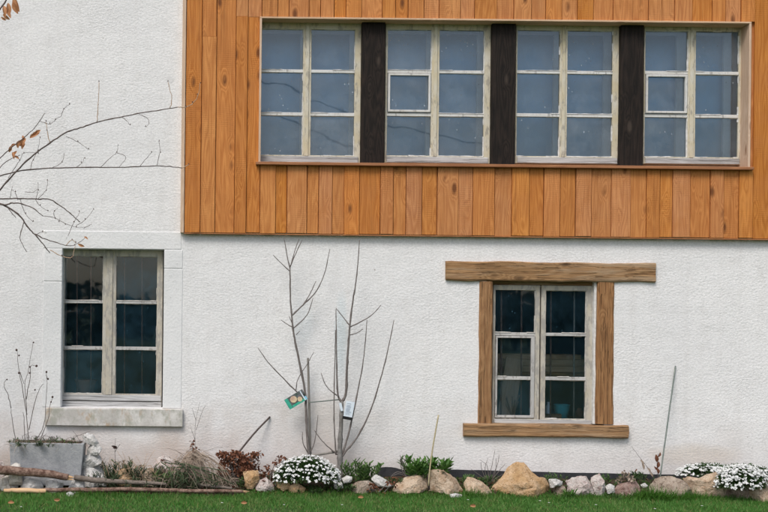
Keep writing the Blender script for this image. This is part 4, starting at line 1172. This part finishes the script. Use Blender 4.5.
def candytuft(label, blobs, nl, nf, root):
    rp = P(*root)
    o = empty('candytuft', rp); rpn = np.array(rp)
    L, F = [], []
    for (c, r, share) in blobs:
        c, r = np.array(c), np.array(r)
        p, d = ellipsoid_points(c, r * .95, int(nl * share), .35, .98)
        L.append(blades(p - rpn, d + rng.normal(size=p.shape) * .6 + (0, 0, .3), rng.uniform(.025, .05, len(p)), .0085, .2))
        p, d = ellipsoid_points(c, r, int(nf * share), .93, 1.10)
        keep = (d[:, 1] < .5)
        p, d = p[keep], d[keep]
        pat = np.array([mnoise.noise(Vector(q * 9.0)) for q in p])
        p, d = p[pat > -.42], d[pat > -.42]
        for q, dd in zip(p, d):
            k = int(rng.integers(7, 17)); rr = rng.uniform(.007, .0185)
            off = rng.normal(size=(k, 3)); off /= np.linalg.norm(off, axis=1)[:, None]
            nrm = dd * .6 + np.array((0, -.3, .7)); nrm /= np.linalg.norm(nrm)
            off -= np.outer(off @ nrm, nrm) * .75
            F.append(blades(q - rpn + off * rr * .25 * rng.uniform(0, 1.6, (k, 1)), off + nrm * .25, rr * rng.uniform(.6, 1.0, k), rr * .72, .1, (.5, 1.0, .95), sidevec=np.tile(nrm, (k, 1))))
    v, t = join(L); tri_object('foliage', v, t, 'leafdark', o)
    v, t = join(F); f = tri_object('flowers', v, t, 'petal', o); f['kind'] = 'stuff'
    return tag(o, label, 'flowering plant', 'white candytuft cushions')
candytuft('rounded cushion of small white flowers in front of the left young tree', [(P(306, 476, -.42), (.30, .17, .185), .8), (P(285, 479, -.44), (.11, .11, .12), .1), (P(327, 479, -.42), (.12, .12, .11), .1)], 9000, 640, (306, 488, -.42))
candytuft('white flower cushion spilling over rocks at the right', [(P(741, 483, -.56), (.235, .13, .16), .48), (P(708, 473, -.26), (.29, .13, .085), .30), (P(745, 474, -.30), (.25, .16, .09), .16), (P(768, 478, -.36), (.10, .10, .06), .06)], 11000, 1500, (735, 492, -.45))

def leafy(name, label, c, n, L, W, spread, mat, droop=.35, stems=10, y=-.3, height=.1, prof=(.35, 1, .75), cat='plant', rad=.12):
    rp = P(*c, y); o = empty(name, rp)
    Bs, Ds, Ls = [], [], []
    mb = MB()
    for s in range(stems):
        a = random.uniform(0, 2 * math.pi); r = rad * math.sqrt(random.random())
        b0 = np.array((r * math.cos(a), r * .7 * math.sin(a), -.01)); lean = np.array((math.cos(a) * spread * r / rad, math.sin(a) * spread * .7 * r / rad, 1.0))
        lean /= np.linalg.norm(lean); h = height * random.uniform(.6, 1.1)
        mb.tube([b0, b0 + lean * h], [.004, .003], 5)
        k = n // stems
        for i in range(k):
            t = .04 + .98 * i / k
            th = i * 2.4 + random.random()
            d = np.array((math.cos(th), math.sin(th), random.uniform(.15, 1.0) + .6 * (t - .5)))
            Bs.append(b0 + lean * h * t); Ds.append(d + lean * .7); Ls.append(L * random.uniform(.6, 1.1))
    mb.build('stems', 'leafblue', o)
    Ls = np.array(Ls)
    v, t = blades(Bs, Ds, Ls, Ls * W, droop * rng.uniform(.3, 1.3, len(Ls)), prof, sidevec=np.cross(np.array(Ds), np.array((0, 0, 1.0))) [:, [0, 1, 2]] * 0 + np.array((0, 0, 1.0)) + rng.normal(size=(len(Ls), 3)) * .25)
    tri_object('leaves', v, t, mat, o)['kind'] = 'stuff'
    return tag(o, label, cat)
leafy('leafy_perennial', 'lush green plant of long pointed leaves around the pale cane', (426, 476), 520, .125, .21, .55, 'leafbright', .35, 30, -.30, .15, cat='plant', rad=.20)
leafy('leafy_shrub', 'small mid-green leafy shrub right of the forked young tree', (361, 480), 420, .072, .30, .6, 'leafmid', .3, 30, -.32, .18, cat='shrub', rad=.12)
leafy('weed_clump', 'dark green weeds behind the white stone pile', (114, 479), 460, .085, .15, .7, 'leafblue', .5, 30, -.28, .19, rad=.14)
leafy('weed_clump', 'grey-green weeds around the tan rock behind the logs', (146, 479), 420, .085, .13, .8, 'leafblue', .5, 30, -.30, .15, rad=.14)
leafy('weed_clump', 'dark green weeds hanging over the thin log left of the dry tussock', (180, 488), 420, .09, .12, .9, 'leafblue', .6, 26, -.46, .14, rad=.17)
leafy('weed_clump', 'low weeds in front of the mottled grey rock under the dry tussock', (205, 486), 260, .075, .14, .9, 'leafblue', .5, 20, -.46, .10, rad=.16)
leafy('weed_clump', 'dark green weeds between the brown dry leaves and the ochre block', (238, 484), 180, .06, .18, .8, 'leafdark', .4, 14, -.42, .06, rad=.14)
leafy('weed_clump', 'dark low weeds between the left white flowers and the brown mossy rock', (343, 488), 240, .05, .22, .9, 'leafdark', .4, 20, -.40, .05, rad=.16)
leafy('weed_clump', 'low dark weeds under the left white flowers', (312, 490), 260, .05, .20, .9, 'leafdark', .4, 20, -.47, .04, rad=.25)
leafy('weed_clump', 'low green weeds between the slanting white stone and the rounded tan rock', (392, 485), 160, .06, .18, .8, 'leafdark', .4, 12, -.36, .06, rad=.10)
leafy('weed_clump', 'green weeds between the tan wedge rock and the beige triangular rock', (463, 483), 150, .06, .16, .7, 'leafmid', .4, 12, -.33, .08, rad=.07)
leafy('weed_clump', 'green weeds filling the gap left of the big ochre boulder behind the bare twigs', (487, 482), 150, .05, .18, .7, 'leafdark', .4, 12, -.30, .05, rad=.09)
leafy('weed_clump', 'small green weed at the lawn edge between pinkish blocks and white stone', (570, 497), 60, .10, .11, .7, 'tallgrass', .4, 6, -.52, .06, rad=.05)
leafy('weed_clump', 'low green weeds along the wall behind the white pebble', (640, 479), 110, .06, .2, .7, 'leafdark', .3, 14, -.18, .06, rad=.20)
leafy('weed_clump', 'small green weeds by the wall behind the tilted slab', (608, 481), 70, .06, .2, .7, 'leafmid', .3, 10, -.22, .06, rad=.10)
leafy('weed_clump', 'low green weeds in front of the tilted slab', (612, 500), 90, .06, .2, .8, 'leafdark', .3, 10, -.54, .05, rad=.11)
leafy('weed_clump', 'low green weeds by the wall above the big ochre boulder', (556, 479), 60, .05, .2, .7, 'leafmid', .3, 8, -.2, .05, rad=.10)

leafy('weed_clump', 'tall thin grey-green weeds between the planter stones and the ochre rock', (104, 484), 240, .09, .10, .9, 'leafblue', .5, 18, -.42, .14, rad=.10)
leafy('weed_clump', 'grey-green weeds directly behind the grey log', (132, 487), 320, .08, .12, .9, 'leafblue', .6, 24, -.46, .10, rad=.24)
leafy('weed_clump', 'fresh green weeds in front of the pinkish grey rock', (166, 484), 260, .10, .11, .8, 'leafmid', .6, 18, -.40, .13, rad=.12)
# brown dead hydrangea-like clumps
def dead_clump(label, spots, y, root, n=26, s=.03, name='withered_plant', mat='dryleaf'):
    rp = P(*root, y); rpn = np.array(rp); o = empty(name, rp)
    mb = MB(); Ls = []
    for (px, py, r) in spots:
        yy = y + random.uniform(-.08, .06)
        c = np.array(P(px, py, yy))
        base = np.array(rp) + np.array((random.uniform(-.1, .1), 0, 0))
        mb.tube([base - rpn, (base + c) / 2 - rpn + np.array((random.uniform(-.03, .03), 0, .02)), c - rpn], [.005, .004, .003], 5)
        k = int(n * (r / .035) ** 2)
        p, d = ellipsoid_points(c, np.array((r, r, r * .85)), k, .3, 1.0, False)
        Ls.append(blades(p - rpn, d + rng.normal(size=p.shape) * .8, rng.uniform(.6, 1.2, k) * s, rng.uniform(.5, .8, k) * s, .2))
    mb.build('stems', 'twig', o)
    v, t = join(Ls); tri_object('leaves', v, t, mat, o)['kind'] = 'stuff'
    return tag(o, label, 'withered plant', 'withered brown plants')
dead_clump('brown litter of withered leaves among the weeds left of the dry tussock', [(random.uniform(120, 178), random.uniform(462, 482), random.uniform(.018, .03)) for _ in range(22)], -.26, (150, 484), mat='straw')
spots = [(random.uniform(219, 257), random.uniform(454, 474), random.uniform(.03, .045)) for _ in range(60)] + [(260, 453, .028), (253, 455, .026), (259, 461, .018), (226, 456, .03), (233, 453, .03), (244, 457, .03), (262, 474, .04), (266, 478, .03)]
dead_clump('large mass of dry brown leaves beside the leaning dark stick', spots, -.30, (243, 482))
dead_clump('small dry brown leaf tuft just left of the left white flowers', [(267, 467, .03), (270, 471, .03), (273, 477, .03), (264, 482, .03), (276, 462, .028), (280, 459, .033), (284, 460, .025), (278, 466, .028), (270, 486, .03)], -.36, (274, 486))
dead_clump('brown dried rosettes on the reddish rock', [(622, 478, .03), (627, 476, .03), (632, 478, .03), (625, 473, .02), (630, 482, .025), (617, 480, .02)], -.38, (626, 484), mat='straw')
dead_clump('brown shrivelled leaves between weeds and dry tussock', [(192, 442, .022), (193, 447, .025), (197, 450, .02), (164, 466, .02), (163, 459, .018)], -.28, (195, 478))
dead_clump('brown dry leaves at the foot of the slanting white stone', [(372, 486, .03), (377, 489, .03), (369, 490, .025), (383, 489, .02), (389, 482, .022), (394, 485, .022)], -.47, (376, 494))

# dry grass tussock
rp = P(196, 484, -.40); rpn = np.array(rp); o = empty('dry_grass_tussock', rp)
n = 190
tt = rng.uniform(0, 1, n)
bs = np.array(P(172, 466, -.36)) * (1 - tt)[:, None] + np.array(P(204, 453, -.36)) * tt[:, None] - rpn + rng.normal(size=(n, 3)) * (.05, .05, .035)
ds = np.stack([rng.normal(size=n) * .8 + .5, rng.normal(size=n) * .4 - .35, rng.normal(size=n) * .35 + .15], 1)
v1 = blades(bs, ds, rng.uniform(.08, .38, n), rng.uniform(.003, .006, n), rng.uniform(.3, 1.0, n), (1, .9, .6))
bs2 = np.stack([rng.uniform(-.45, .40, 420), rng.uniform(-.14, .12, 420), rng.uniform(-.03, .06, 420)], 1)
d2 = rng.normal(size=(420, 3)) * (.9, .5, .3) + (0, 0, .6)
v2 = blades(bs2, d2, rng.uniform(.08, .26, 420), rng.uniform(.003, .006, 420), .4, (1, .9, .6))
v, t = join([v1, v2]); tri_object('straw_blades', v, t, 'straw', o)
mb = MB()
for k in range(16):
    a = P(random.uniform(160, 190), random.uniform(458, 480), -.40); e = P(a.x * 0 + random.uniform(165, 235), random.uniform(470, 492), -.56 + random.uniform(-.05, .05)); m_ = (a + e) / 2 + Vector((.03, -.04, .07 * random.random()))
    mb.tube(smooth_path([a - rp, m_ - rp, e - rp], 4, .004), [.006 - .0003 * i for i in range(9)], 5)
mb.build('green_stems', 'leafblue', o)
mb = MB()
for k in range(12):
    a = P(random.uniform(190, 202), random.uniform(448, 456), -.40); e = P(random.uniform(212, 243), random.uniform(482, 489), -.52 + random.uniform(-.05, .05)); m_ = (a + e) / 2 + Vector((.05, -.03, .06 * random.random()))
    mb.tube(smooth_path([a - rp, m_ - rp, e - rp], 4, .003), [.0045 - .0002 * i for i in range(9)], 5)
mb.build('stems', 'straw', o)
tag(o, 'bleached dry grass tussock arching over the thin log', 'dry grass')

# dead stems with seedheads in the planter
rp = P(29, 441, -.34); o = empty('dead_flower_stems', rp)
ST = [[(29, 441), (27, 420), (26, 400), (25, 383), (28, 372), (33, 343)], [(27, 415), (22, 385), (19, 372), (17, 350)], [(29, 430), (34, 405), (40, 388), (44, 384)], [(26, 400), (30, 378), (31, 366), (36, 366)], [(25, 441), (24, 418), (23, 412)],
      [(11, 408), (8, 395), (4, 385), (7, 379)], [(36, 440), (44, 425), (46, 400), (47, 379)], [(40, 441), (48, 420), (50, 405), (53, 397)], [(20, 372), (24, 384)], [(47, 379), (46, 372)], [(16, 441), (12, 420), (11, 408)]]
for t_ in ST:
    path = smooth_path([P(a, b, -.34) - rp for a, b in t_], 4, .003)
    mb = MB(); mb.tube(path, list(np.linspace(.0045, .002, len(path))), 5); mb.build('stem', 'straw' if random.random() < .0 else 'red_twig' if 'red_twig' in MT else 'twig', o, smooth=True)
for (a, b) in [(33.5, 342.5), (16.5, 350), (19, 355.5), (30, 367), (36.5, 366), (46.5, 372), (48, 379), (7, 379.5), (52.5, 397), (35, 390), (19, 373), (51, 402), (29.5, 373)]:
    p = P(a, b, -.34) - rp
    mb = MB()
    r = random.uniform(.007, .012)
    mb.tube([p + Vector((0, 0, -r)), p + Vector((0, 0, -r * .4)), p + Vector((0, 0, r * .4)), p + Vector((0, 0, r))], [r * .35, r, r * .95, r * .3], 7)
    mb.build('seedhead', 'seedhead', o, smooth=True)
tag(o, 'tall dead stems with dark round seedheads growing from the planter', 'dead stems')
# low growth in the planter
leafy('planter_weeds', 'low green weeds and moss along the planter rim', (43, 443), 620, .06, .16, 1.1, 'leafblue', .7, 44, -.34, .04, rad=.36)
leafy('grass_tuft', 'bright green grass tuft at the right of the planter top', (56, 444), 60, .09, .07, 1.0, 'tallgrass', .7, 8, -.38, .03, rad=.10)
rp = P(70, 444, -.36); rpn = np.array(rp); o = empty('dry_grass_tussock', rp)
n = 260
bs = np.stack([rng.uniform(-.58, .1, n), rng.uniform(-.1, .08, n), rng.uniform(-.01, .02, n)], 1)
v, t = blades(bs, np.stack([rng.normal(size=n) * .8 + .45, rng.normal(size=n) * .4 - .4, rng.uniform(.2, .9, n)], 1), rng.uniform(.05, .20, n), .0045, rng.uniform(.3, 1.2, n), (1, .9, .6))
tri_object('straw_blades', v, t, 'straw', o); tag(o, 'bleached dry blades trailing over the planter front', 'dry grass')

# bare twiggy plants
def twigs(label, T, y, root, mat='twig', r=.0035, name='bare_twigs'):
    rp = P(*root, y); o = empty(name, rp)
    for t_ in T:
        path = smooth_path([P(a, b, y + random.uniform(-.02, .02)) - rp for a, b in t_], 4, .002)
        mb = MB(); mb.tube(path, list(np.linspace(r, r * .5, len(path))), 5); mb.build('twig', mat, o, smooth=True)
    return tag(o, label, 'twigs', 'bare twiggy plants')
twigs('bare grey twigs against the wall left of the big ochre boulder', [[(486, 480), (482, 470), (481, 462)], [(487, 480), (485, 468), (488, 458)], [(489, 481), (492, 465), (495, 450)], [(490, 481), (497, 466), (499, 455)], [(491, 481), (500, 470), (505, 464)],
      [(488, 481), (478, 474), (471, 469)], [(489, 480), (487, 466), (480, 460)], [(492, 480), (496, 470), (496, 458)], [(492, 481), (503, 474)]], -.25, (489, 482))
twigs('bare brown twigs left of the green pointed-leaf plant', [[(408, 480), (403, 466), (400, 455)], [(409, 480), (402, 470), (401, 460), (405, 455)], [(410, 479), (400, 474), (392, 476)], [(411, 479), (404, 462), (409, 458)], [(412, 478), (398, 472), (390, 478)]], -.28, (409, 481), r=.005)
twigs('thin drooping dry stalk with small leaves left of the leaning rod', [[(655, 477), (647, 467), (640, 458), (632, 447)], [(648, 468), (650, 474)], [(641, 459), (644, 466)]], -.12, (655, 478), r=.003)
twigs('dark wiry sprig above the weeds beside the white stone pile', [[(116, 476), (115, 452), (115.5, 438)], [(115, 452), (118, 447), (120, 444)]], -.2, (116, 478), r=.003)
twigs('thin dead sprigs against the wall by the dry tussock', [[(196, 474), (195, 440), (196, 420), (200, 402)], [(196, 430), (202, 412), (206, 405)], [(195, 440), (190, 425)], [(196, 420), (192, 408)]], -.15, (196, 476), r=.0025)
TWL = []
for k in range(26):
    x_ = random.uniform(104, 176); y_ = random.uniform(474, 488)
    TWL.append([(x_, y_), (x_ + random.uniform(-8, 8), y_ - random.uniform(4, 14)), (x_ + random.uniform(-16, 16), y_ - random.uniform(6, 30))])
twigs('tangle of pale dry twigs among the weeds behind the grey log', TWL, -.40, (140, 486), mat='paletwig', r=.003)
TWL = []
for k in range(22):
    x_ = random.uniform(14, 80); TWL.append([(x_, 445), (x_ + random.uniform(-4, 6), 440 - random.uniform(0, 5)), (x_ + random.uniform(-8, 14), 443 - random.uniform(-6, 14))])
twigs('short tangled dry twigs along the top of the planter', TWL, -.36, (46, 446), mat='twig', r=.003)
rp = P(657, 474, -.12); o = empty('withered_stalk', rp)
mb = MB(); mb.tube(smooth_path([P(658.5, 478, -.12) - rp, P(657, 465, -.12) - rp, P(658.5, 454, -.12) - rp], 4), .003, 5); mb.build('stem', 'twig', o)
for (a, b, dx, dz, L) in [(657, 462, -.2, 1, .09), (657, 468, .1, 1, .08), (658, 474, -.3, 1, .08), (658, 457, .3, 1, .06), (656.5, 470, -.5, .8, .05)]:
    curl_leaf(P(a, b, -.13) - rp, Vector((dx, -.2, dz)), L, L * .4, 'dryleaf', o)
tag(o, 'withered brown curled leaves just left of the leaning rod', 'withered stalk')
rp = P(644, 466, -.12); o = empty('withered_sprig', rp)
for (a, b, dx, dz, L) in [(640, 460, .7, -1, .06), (642, 463, .3, -1, .06), (647, 468, .8, -.8, .05), (637, 469, -.5, -.4, .035), (650, 472, .6, -.9, .05)]:
    curl_leaf(P(a, b, -.13) - rp, Vector((dx, -.2, dz)), L, L * .4, 'dryleaf' if a < 640 else 'straw', o)
tag(o, 'few shrivelled leaves hanging on the drooping dry stalk', 'withered sprig')
rp = P(115, 446, -.2); o = empty('dark_seed_cup', rp)
curl_leaf(P(111.5, 446, -.21) - rp, Vector((1, 0, 0)), .055, .022, 'seedhead', o); curl_leaf(P(113, 448, -.22) - rp, Vector((1, 0, .2)), .045, .02, 'seedhead', o)
tag(o, 'dark withered cup-shaped leaf on the wiry sprig', 'withered leaf')

# ================================================================== GRASS
def front_y(x):   # where the lawn begins in front of the rocks
    return -.45 + .05 * mnoise.noise(Vector((x * 1.7, 0, 3))) - .13 * max(0, min(1, (-1.3 - x) / .25))
n = 95000
gx = rng.uniform(-4.6, 4.6, n); gy = -.36 - 1.6 * rng.power(1.0, n) * rng.uniform(0, 1, n) ** .8
fy = np.array([front_y(x) for x in gx])
keep = gy < fy + rng.normal(size=n) * .03
gx, gy = gx[keep], gy[keep]; n = len(gx)
lush = np.array([mnoise.noise(Vector((x * 2.2, y * 3.5, 1))) for x, y in zip(gx, gy)])
keep = lush + rng.uniform(-.35, .8, n) > -.5
gx, gy, lush = gx[keep], gy[keep], lush[keep]; n = len(gx)
near = np.clip((gy + .85) / .3, 0, 1)
L = rng.uniform(.035, .065, n) * (1 + .35 * lush) * (1 + .35 * near)
d = rng.normal(size=(n, 3)) * (.45, .45, .0) + (0, 0, 1)
v, t = blades(np.stack([gx, gy, np.full(n, LAWN_Z - .031)], 1), d, L, rng.uniform(.003, .006, n), rng.uniform(0, .5, n), (1, .85, .55))
tag(tri_object('lawn_grass', v, t, 'grass'), 'short green lawn grass in front of the rock edging', 'grass', kind='stuff')
# longer grass at the foot of the rocks
P_, D_, L_ = [], [], []
tufts = [(x, -.50 + random.uniform(-.05, .03), .075, 30) for x in np.linspace(-4.4, 4.4, 150) if x > -1.35 or random.random() < 0.0]
for px, py, h, k in [(471, 492, .14, 200), (478, 497, .07, 80), (545, 498, .07, 60), (655, 494, .15, 300), (645, 496, .14, 280), (665, 498, .13, 280), (635, 499, .12, 240), (690, 500, .12, 240), (678, 500, .11, 240), (705, 503, .08, 120), (720, 505, .08, 120), (735, 505, .08, 100), (576, 499, .10, 60), (585, 501, .07, 60),
                     (86, 494, .09, 140), (100, 494, .08, 140), (118, 494, .08, 120), (140, 495, .08, 120), (165, 495, .07, 100), (440, 492, .06, 80), (412, 494, .07, 90), (395, 495, .08, 90), (345, 492, .06, 80), (330, 493, .05, 60), (505, 500, .07, 80), (525, 501, .07, 80), (465, 493, .10, 100), (60, 495, .06, 60), (220, 487, .08, 60), (235, 492, .07, 60)]:
    p = P(px, py, -.52); tufts.append((p.x, -.545 if px > 250 else -.68, h, k))
for (x, y, h, k) in tufts:
    for _ in range(k):
        P_.append((x + random.gauss(0, .055), y + random.gauss(0, .03), LAWN_Z - .035)); D_.append((random.gauss(0, .35), random.gauss(-.1, .3), 1)); L_.append(h * random.uniform(.65, 1.6))
L_ = np.array(L_)
v, t = blades(P_, D_, L_, rng.uniform(.004, .0075, len(L_)), rng.uniform(.05, .7, len(L_)), (1, .85, .5))
tag(tri_object('edging_grass', v, t, 'tallgrass'), 'longer green grass tufts growing against the foot of the rocks', 'grass', kind='stuff')
n = 9000
ex_ = rng.uniform(-4.4, 4.4, n); ey_ = rng.uniform(-.66, -.38, n)
ez_ = np.array([bed_z(x, y) - .01 for x, y in zip(ex_, ey_)])
keep = (ex_ > -1.35) & (np.array([mnoise.noise(Vector((x * 3, y * 4, 4))) for x, y in zip(ex_, ey_)]) + rng.uniform(-.2, .5, n) > -.1)
ex_, ey_, ez_ = ex_[keep], ey_[keep], ez_[keep]; n = len(ex_)
v, t = blades(np.stack([ex_, ey_, ez_], 1), rng.normal(size=(n, 3)) * (.45, .4, 0) + (0, -.1, 1), rng.uniform(.04, .085, n), rng.uniform(.004, .007, n), rng.uniform(.05, .6, n), (1, .85, .5))
tag(tri_object('bed_grass', v, t, 'tallgrass'), 'green grass creeping between the rocks of the bed', 'grass', kind='stuff')
# patchy weeds and litter on the soil of the bed
n = 4200
bx = rng.uniform(-4.4, 4.4, n); by = rng.uniform(-.46, -.04, n)
keep = np.array([mnoise.noise(Vector((x * 2.5, y * 3, 9))) > -.38 for x, y in zip(bx, by)]); bx, by = bx[keep], by[keep]
bz = np.array([bed_z(x, y) for x, y in zip(bx, by)])
v, t = blades(np.stack([bx, by, bz], 1), rng.normal(size=(len(bx), 3)) * (.8, .6, .2) + (0, 0, .8), rng.uniform(.04, .105, len(bx)), rng.uniform(.006, .014, len(bx)), .5)
tag(tri_object('bed_weeds', v, t, 'bedweed'), 'low patchy weeds covering the soil behind the rocks', 'weeds', kind='stuff')
n = 900
bx = rng.uniform(-4.4, 1.2, n); by = rng.uniform(-.55, -.06, n); bz = np.array([bed_z(x, y) + .012 for x, y in zip(bx, by)])
v, t = blades(np.stack([bx, by, bz], 1), rng.normal(size=(n, 3)) * (1, 1, .25), rng.uniform(.02, .06, n), rng.uniform(.01, .022, n), .1)
tag(tri_object('leaf_litter', v, t, 'dryleaf'), 'brown leaf litter scattered on the soil of the bed', 'leaf litter', kind='stuff')
# fallen leaves and daisies on the lawn
def lawn_point(px, py, h):
    yy = -D + (LAWN_Z + h - CZ) / (P(px, py, 0).z - CZ) * D
    return P(px, py, yy)
for (px, py, lab) in [(54, 500, 'dry orange leaf on the lawn below the planter'), (358, 497.5, 'dry orange leaf on the lawn below the leafy shrub'), (241, 503, 'dry orange leaf on the lawn below the broken end of the thin log'),
                      (8, 503, 'dry orange leaf on the lawn near the left edge'), (470, 506, 'dry orange leaf on the lawn below the beige triangular rock')]:
    e = empty('fallen_leaf', lawn_point(px, py, .012))
    curl_leaf(Vector((0, 0, 0)), Vector((1, .3 * random.random(), .2)), .055, .03, 'orangeleaf', e, 'blade')
    tag(e, lab, 'leaf', 'fallen leaves on the lawn')
for (px, py, lab) in [(21, 507, 'white daisy in the lawn near the left edge'), (222, 503, 'white daisy in the lawn below the dry tussock'), (284, 505, 'white daisy in the lawn below the small ochre rock'), (342, 505, 'white daisy in the lawn below the forked young tree'),
                      (468, 500, 'white daisy in the grass just below the beige triangular rock'), (540, 501, 'white daisy in the grass under the right part of the big boulder'), (549, 503, 'white daisy in the lawn below the small bright white stone'),
                      (596, 505, 'white daisy in the lawn below the tilted slab'), (655, 509, 'white daisy in the lawn below the leaning rod'), (702, 506, 'white daisy in the lawn below the tan angular rock')]:
    e = empty('daisy', lawn_point(px, py, .016))
    m_ = 9; th = np.linspace(0, 2 * np.pi, m_, endpoint=False)
    v, t = blades(np.zeros((m_, 3)), np.stack([np.cos(th), np.sin(th), .25 + 0 * th], 1), .012, .008, 0, (.5, 1, .95), sidevec=np.tile((0., 0., 1.), (m_, 1)))
    tri_object('petals', v, t, 'petal', e)
    mb = MB(); mb.tube([(0, 0, -.03), (0, 0, 0)], .0015, 5); mb.build('stem', 'leafmid', e)
    tag(e, lab, 'daisy', 'daisies in the lawn')

# ================================================================== OVERHEAD CABLES ACROSS THE GARDEN (mirrored in the upper panes)
def mirrored(px, py, y):
    w_ = P(px, py, YU); k_ = (YU - y) / (YU + D)
    return Vector((w_.x + (w_.x - CX) * k_, y, w_.z + (w_.z - CZ) * k_))
ca, cb = mirrored(215, 99, -20), mirrored(505, 190, -20)
da, db = mirrored(215, 62, -20.3), mirrored(505, 156, -20.3)
for (p0, p1, lab) in ((ca, cb, 'lower dark overhead cable across the garden, mirrored in the upper panes'), (da, db, 'upper dark overhead cable across the garden, mirrored in the upper panes')):
    pts_ = [p0.lerp(p1, k / 12) - Vector((0, 0, .25 * math.sin(math.pi * k / 12))) for k in range(13)]
    mb = MB(); mb.tube(pts_, .016, 6); tag(mb.build('overhead_cable', 'tagblack', smooth=True), lab, 'cable', 'overhead cables')
for (px_, top_, lab) in ((ca.x, max(ca.z, da.z) + .3, 'tall wooden pole carrying the overhead cables behind the viewer'), (cb.x, max(cb.z, db.z) + .3, 'short wooden pole carrying the overhead cables behind the viewer')):
    e = empty('utility_pole', (px_, -20.15, LAWN_Z))
    mb = MB(); mb.tube([(0, 0, -.2), (0, 0, top_ - LAWN_Z)], [.13, .09], 12); mb.build('pole', 'bark_grey', e, smooth=True)
    mb = MB(); mb.box(-.05, .05, -.35, .35, top_ - LAWN_Z - .22, top_ - LAWN_Z - .12); mb.build('crossarm', 'bark_grey', e)
    tag(e, lab, 'utility pole', 'utility poles behind the viewer')

# ================================================================== TREE BELT ACROSS THE GARDEN (seen in the lower panes)
Ps, Ds, Ls = [], [], []
for k in range(26):
    cx = -26 + 2.5 * k + random.uniform(-.8, .8); h = 3.1 + 1.3 * mnoise.noise(Vector((k * .7, 0, 5))) + random.uniform(-.3, .5)
    for c in range(9):
        cc = np.array((cx + random.gauss(0, .8), -45 + random.gauss(0, .8), h * random.uniform(.2, .85)))
        p, d_ = ellipsoid_points(cc, np.array((1.1, 1.1, .75)), 110, .4, 1.0, False)
        p[:, 2] = np.maximum(p[:, 2], 0)
        Ps.append(p); Ds.append(d_ + rng.normal(size=p.shape) * .6)
Ps, Ds = np.concatenate(Ps), np.concatenate(Ds)
v, t = blades(Ps, Ds, rng.uniform(.3, .6, len(Ps)), rng.uniform(.2, .35, len(Ps)), .2)
tag(tri_object('distant_trees', v, t, 'hedge'), 'dark belt of trees across the garden, mirrored in the lower panes', 'trees', kind='stuff')
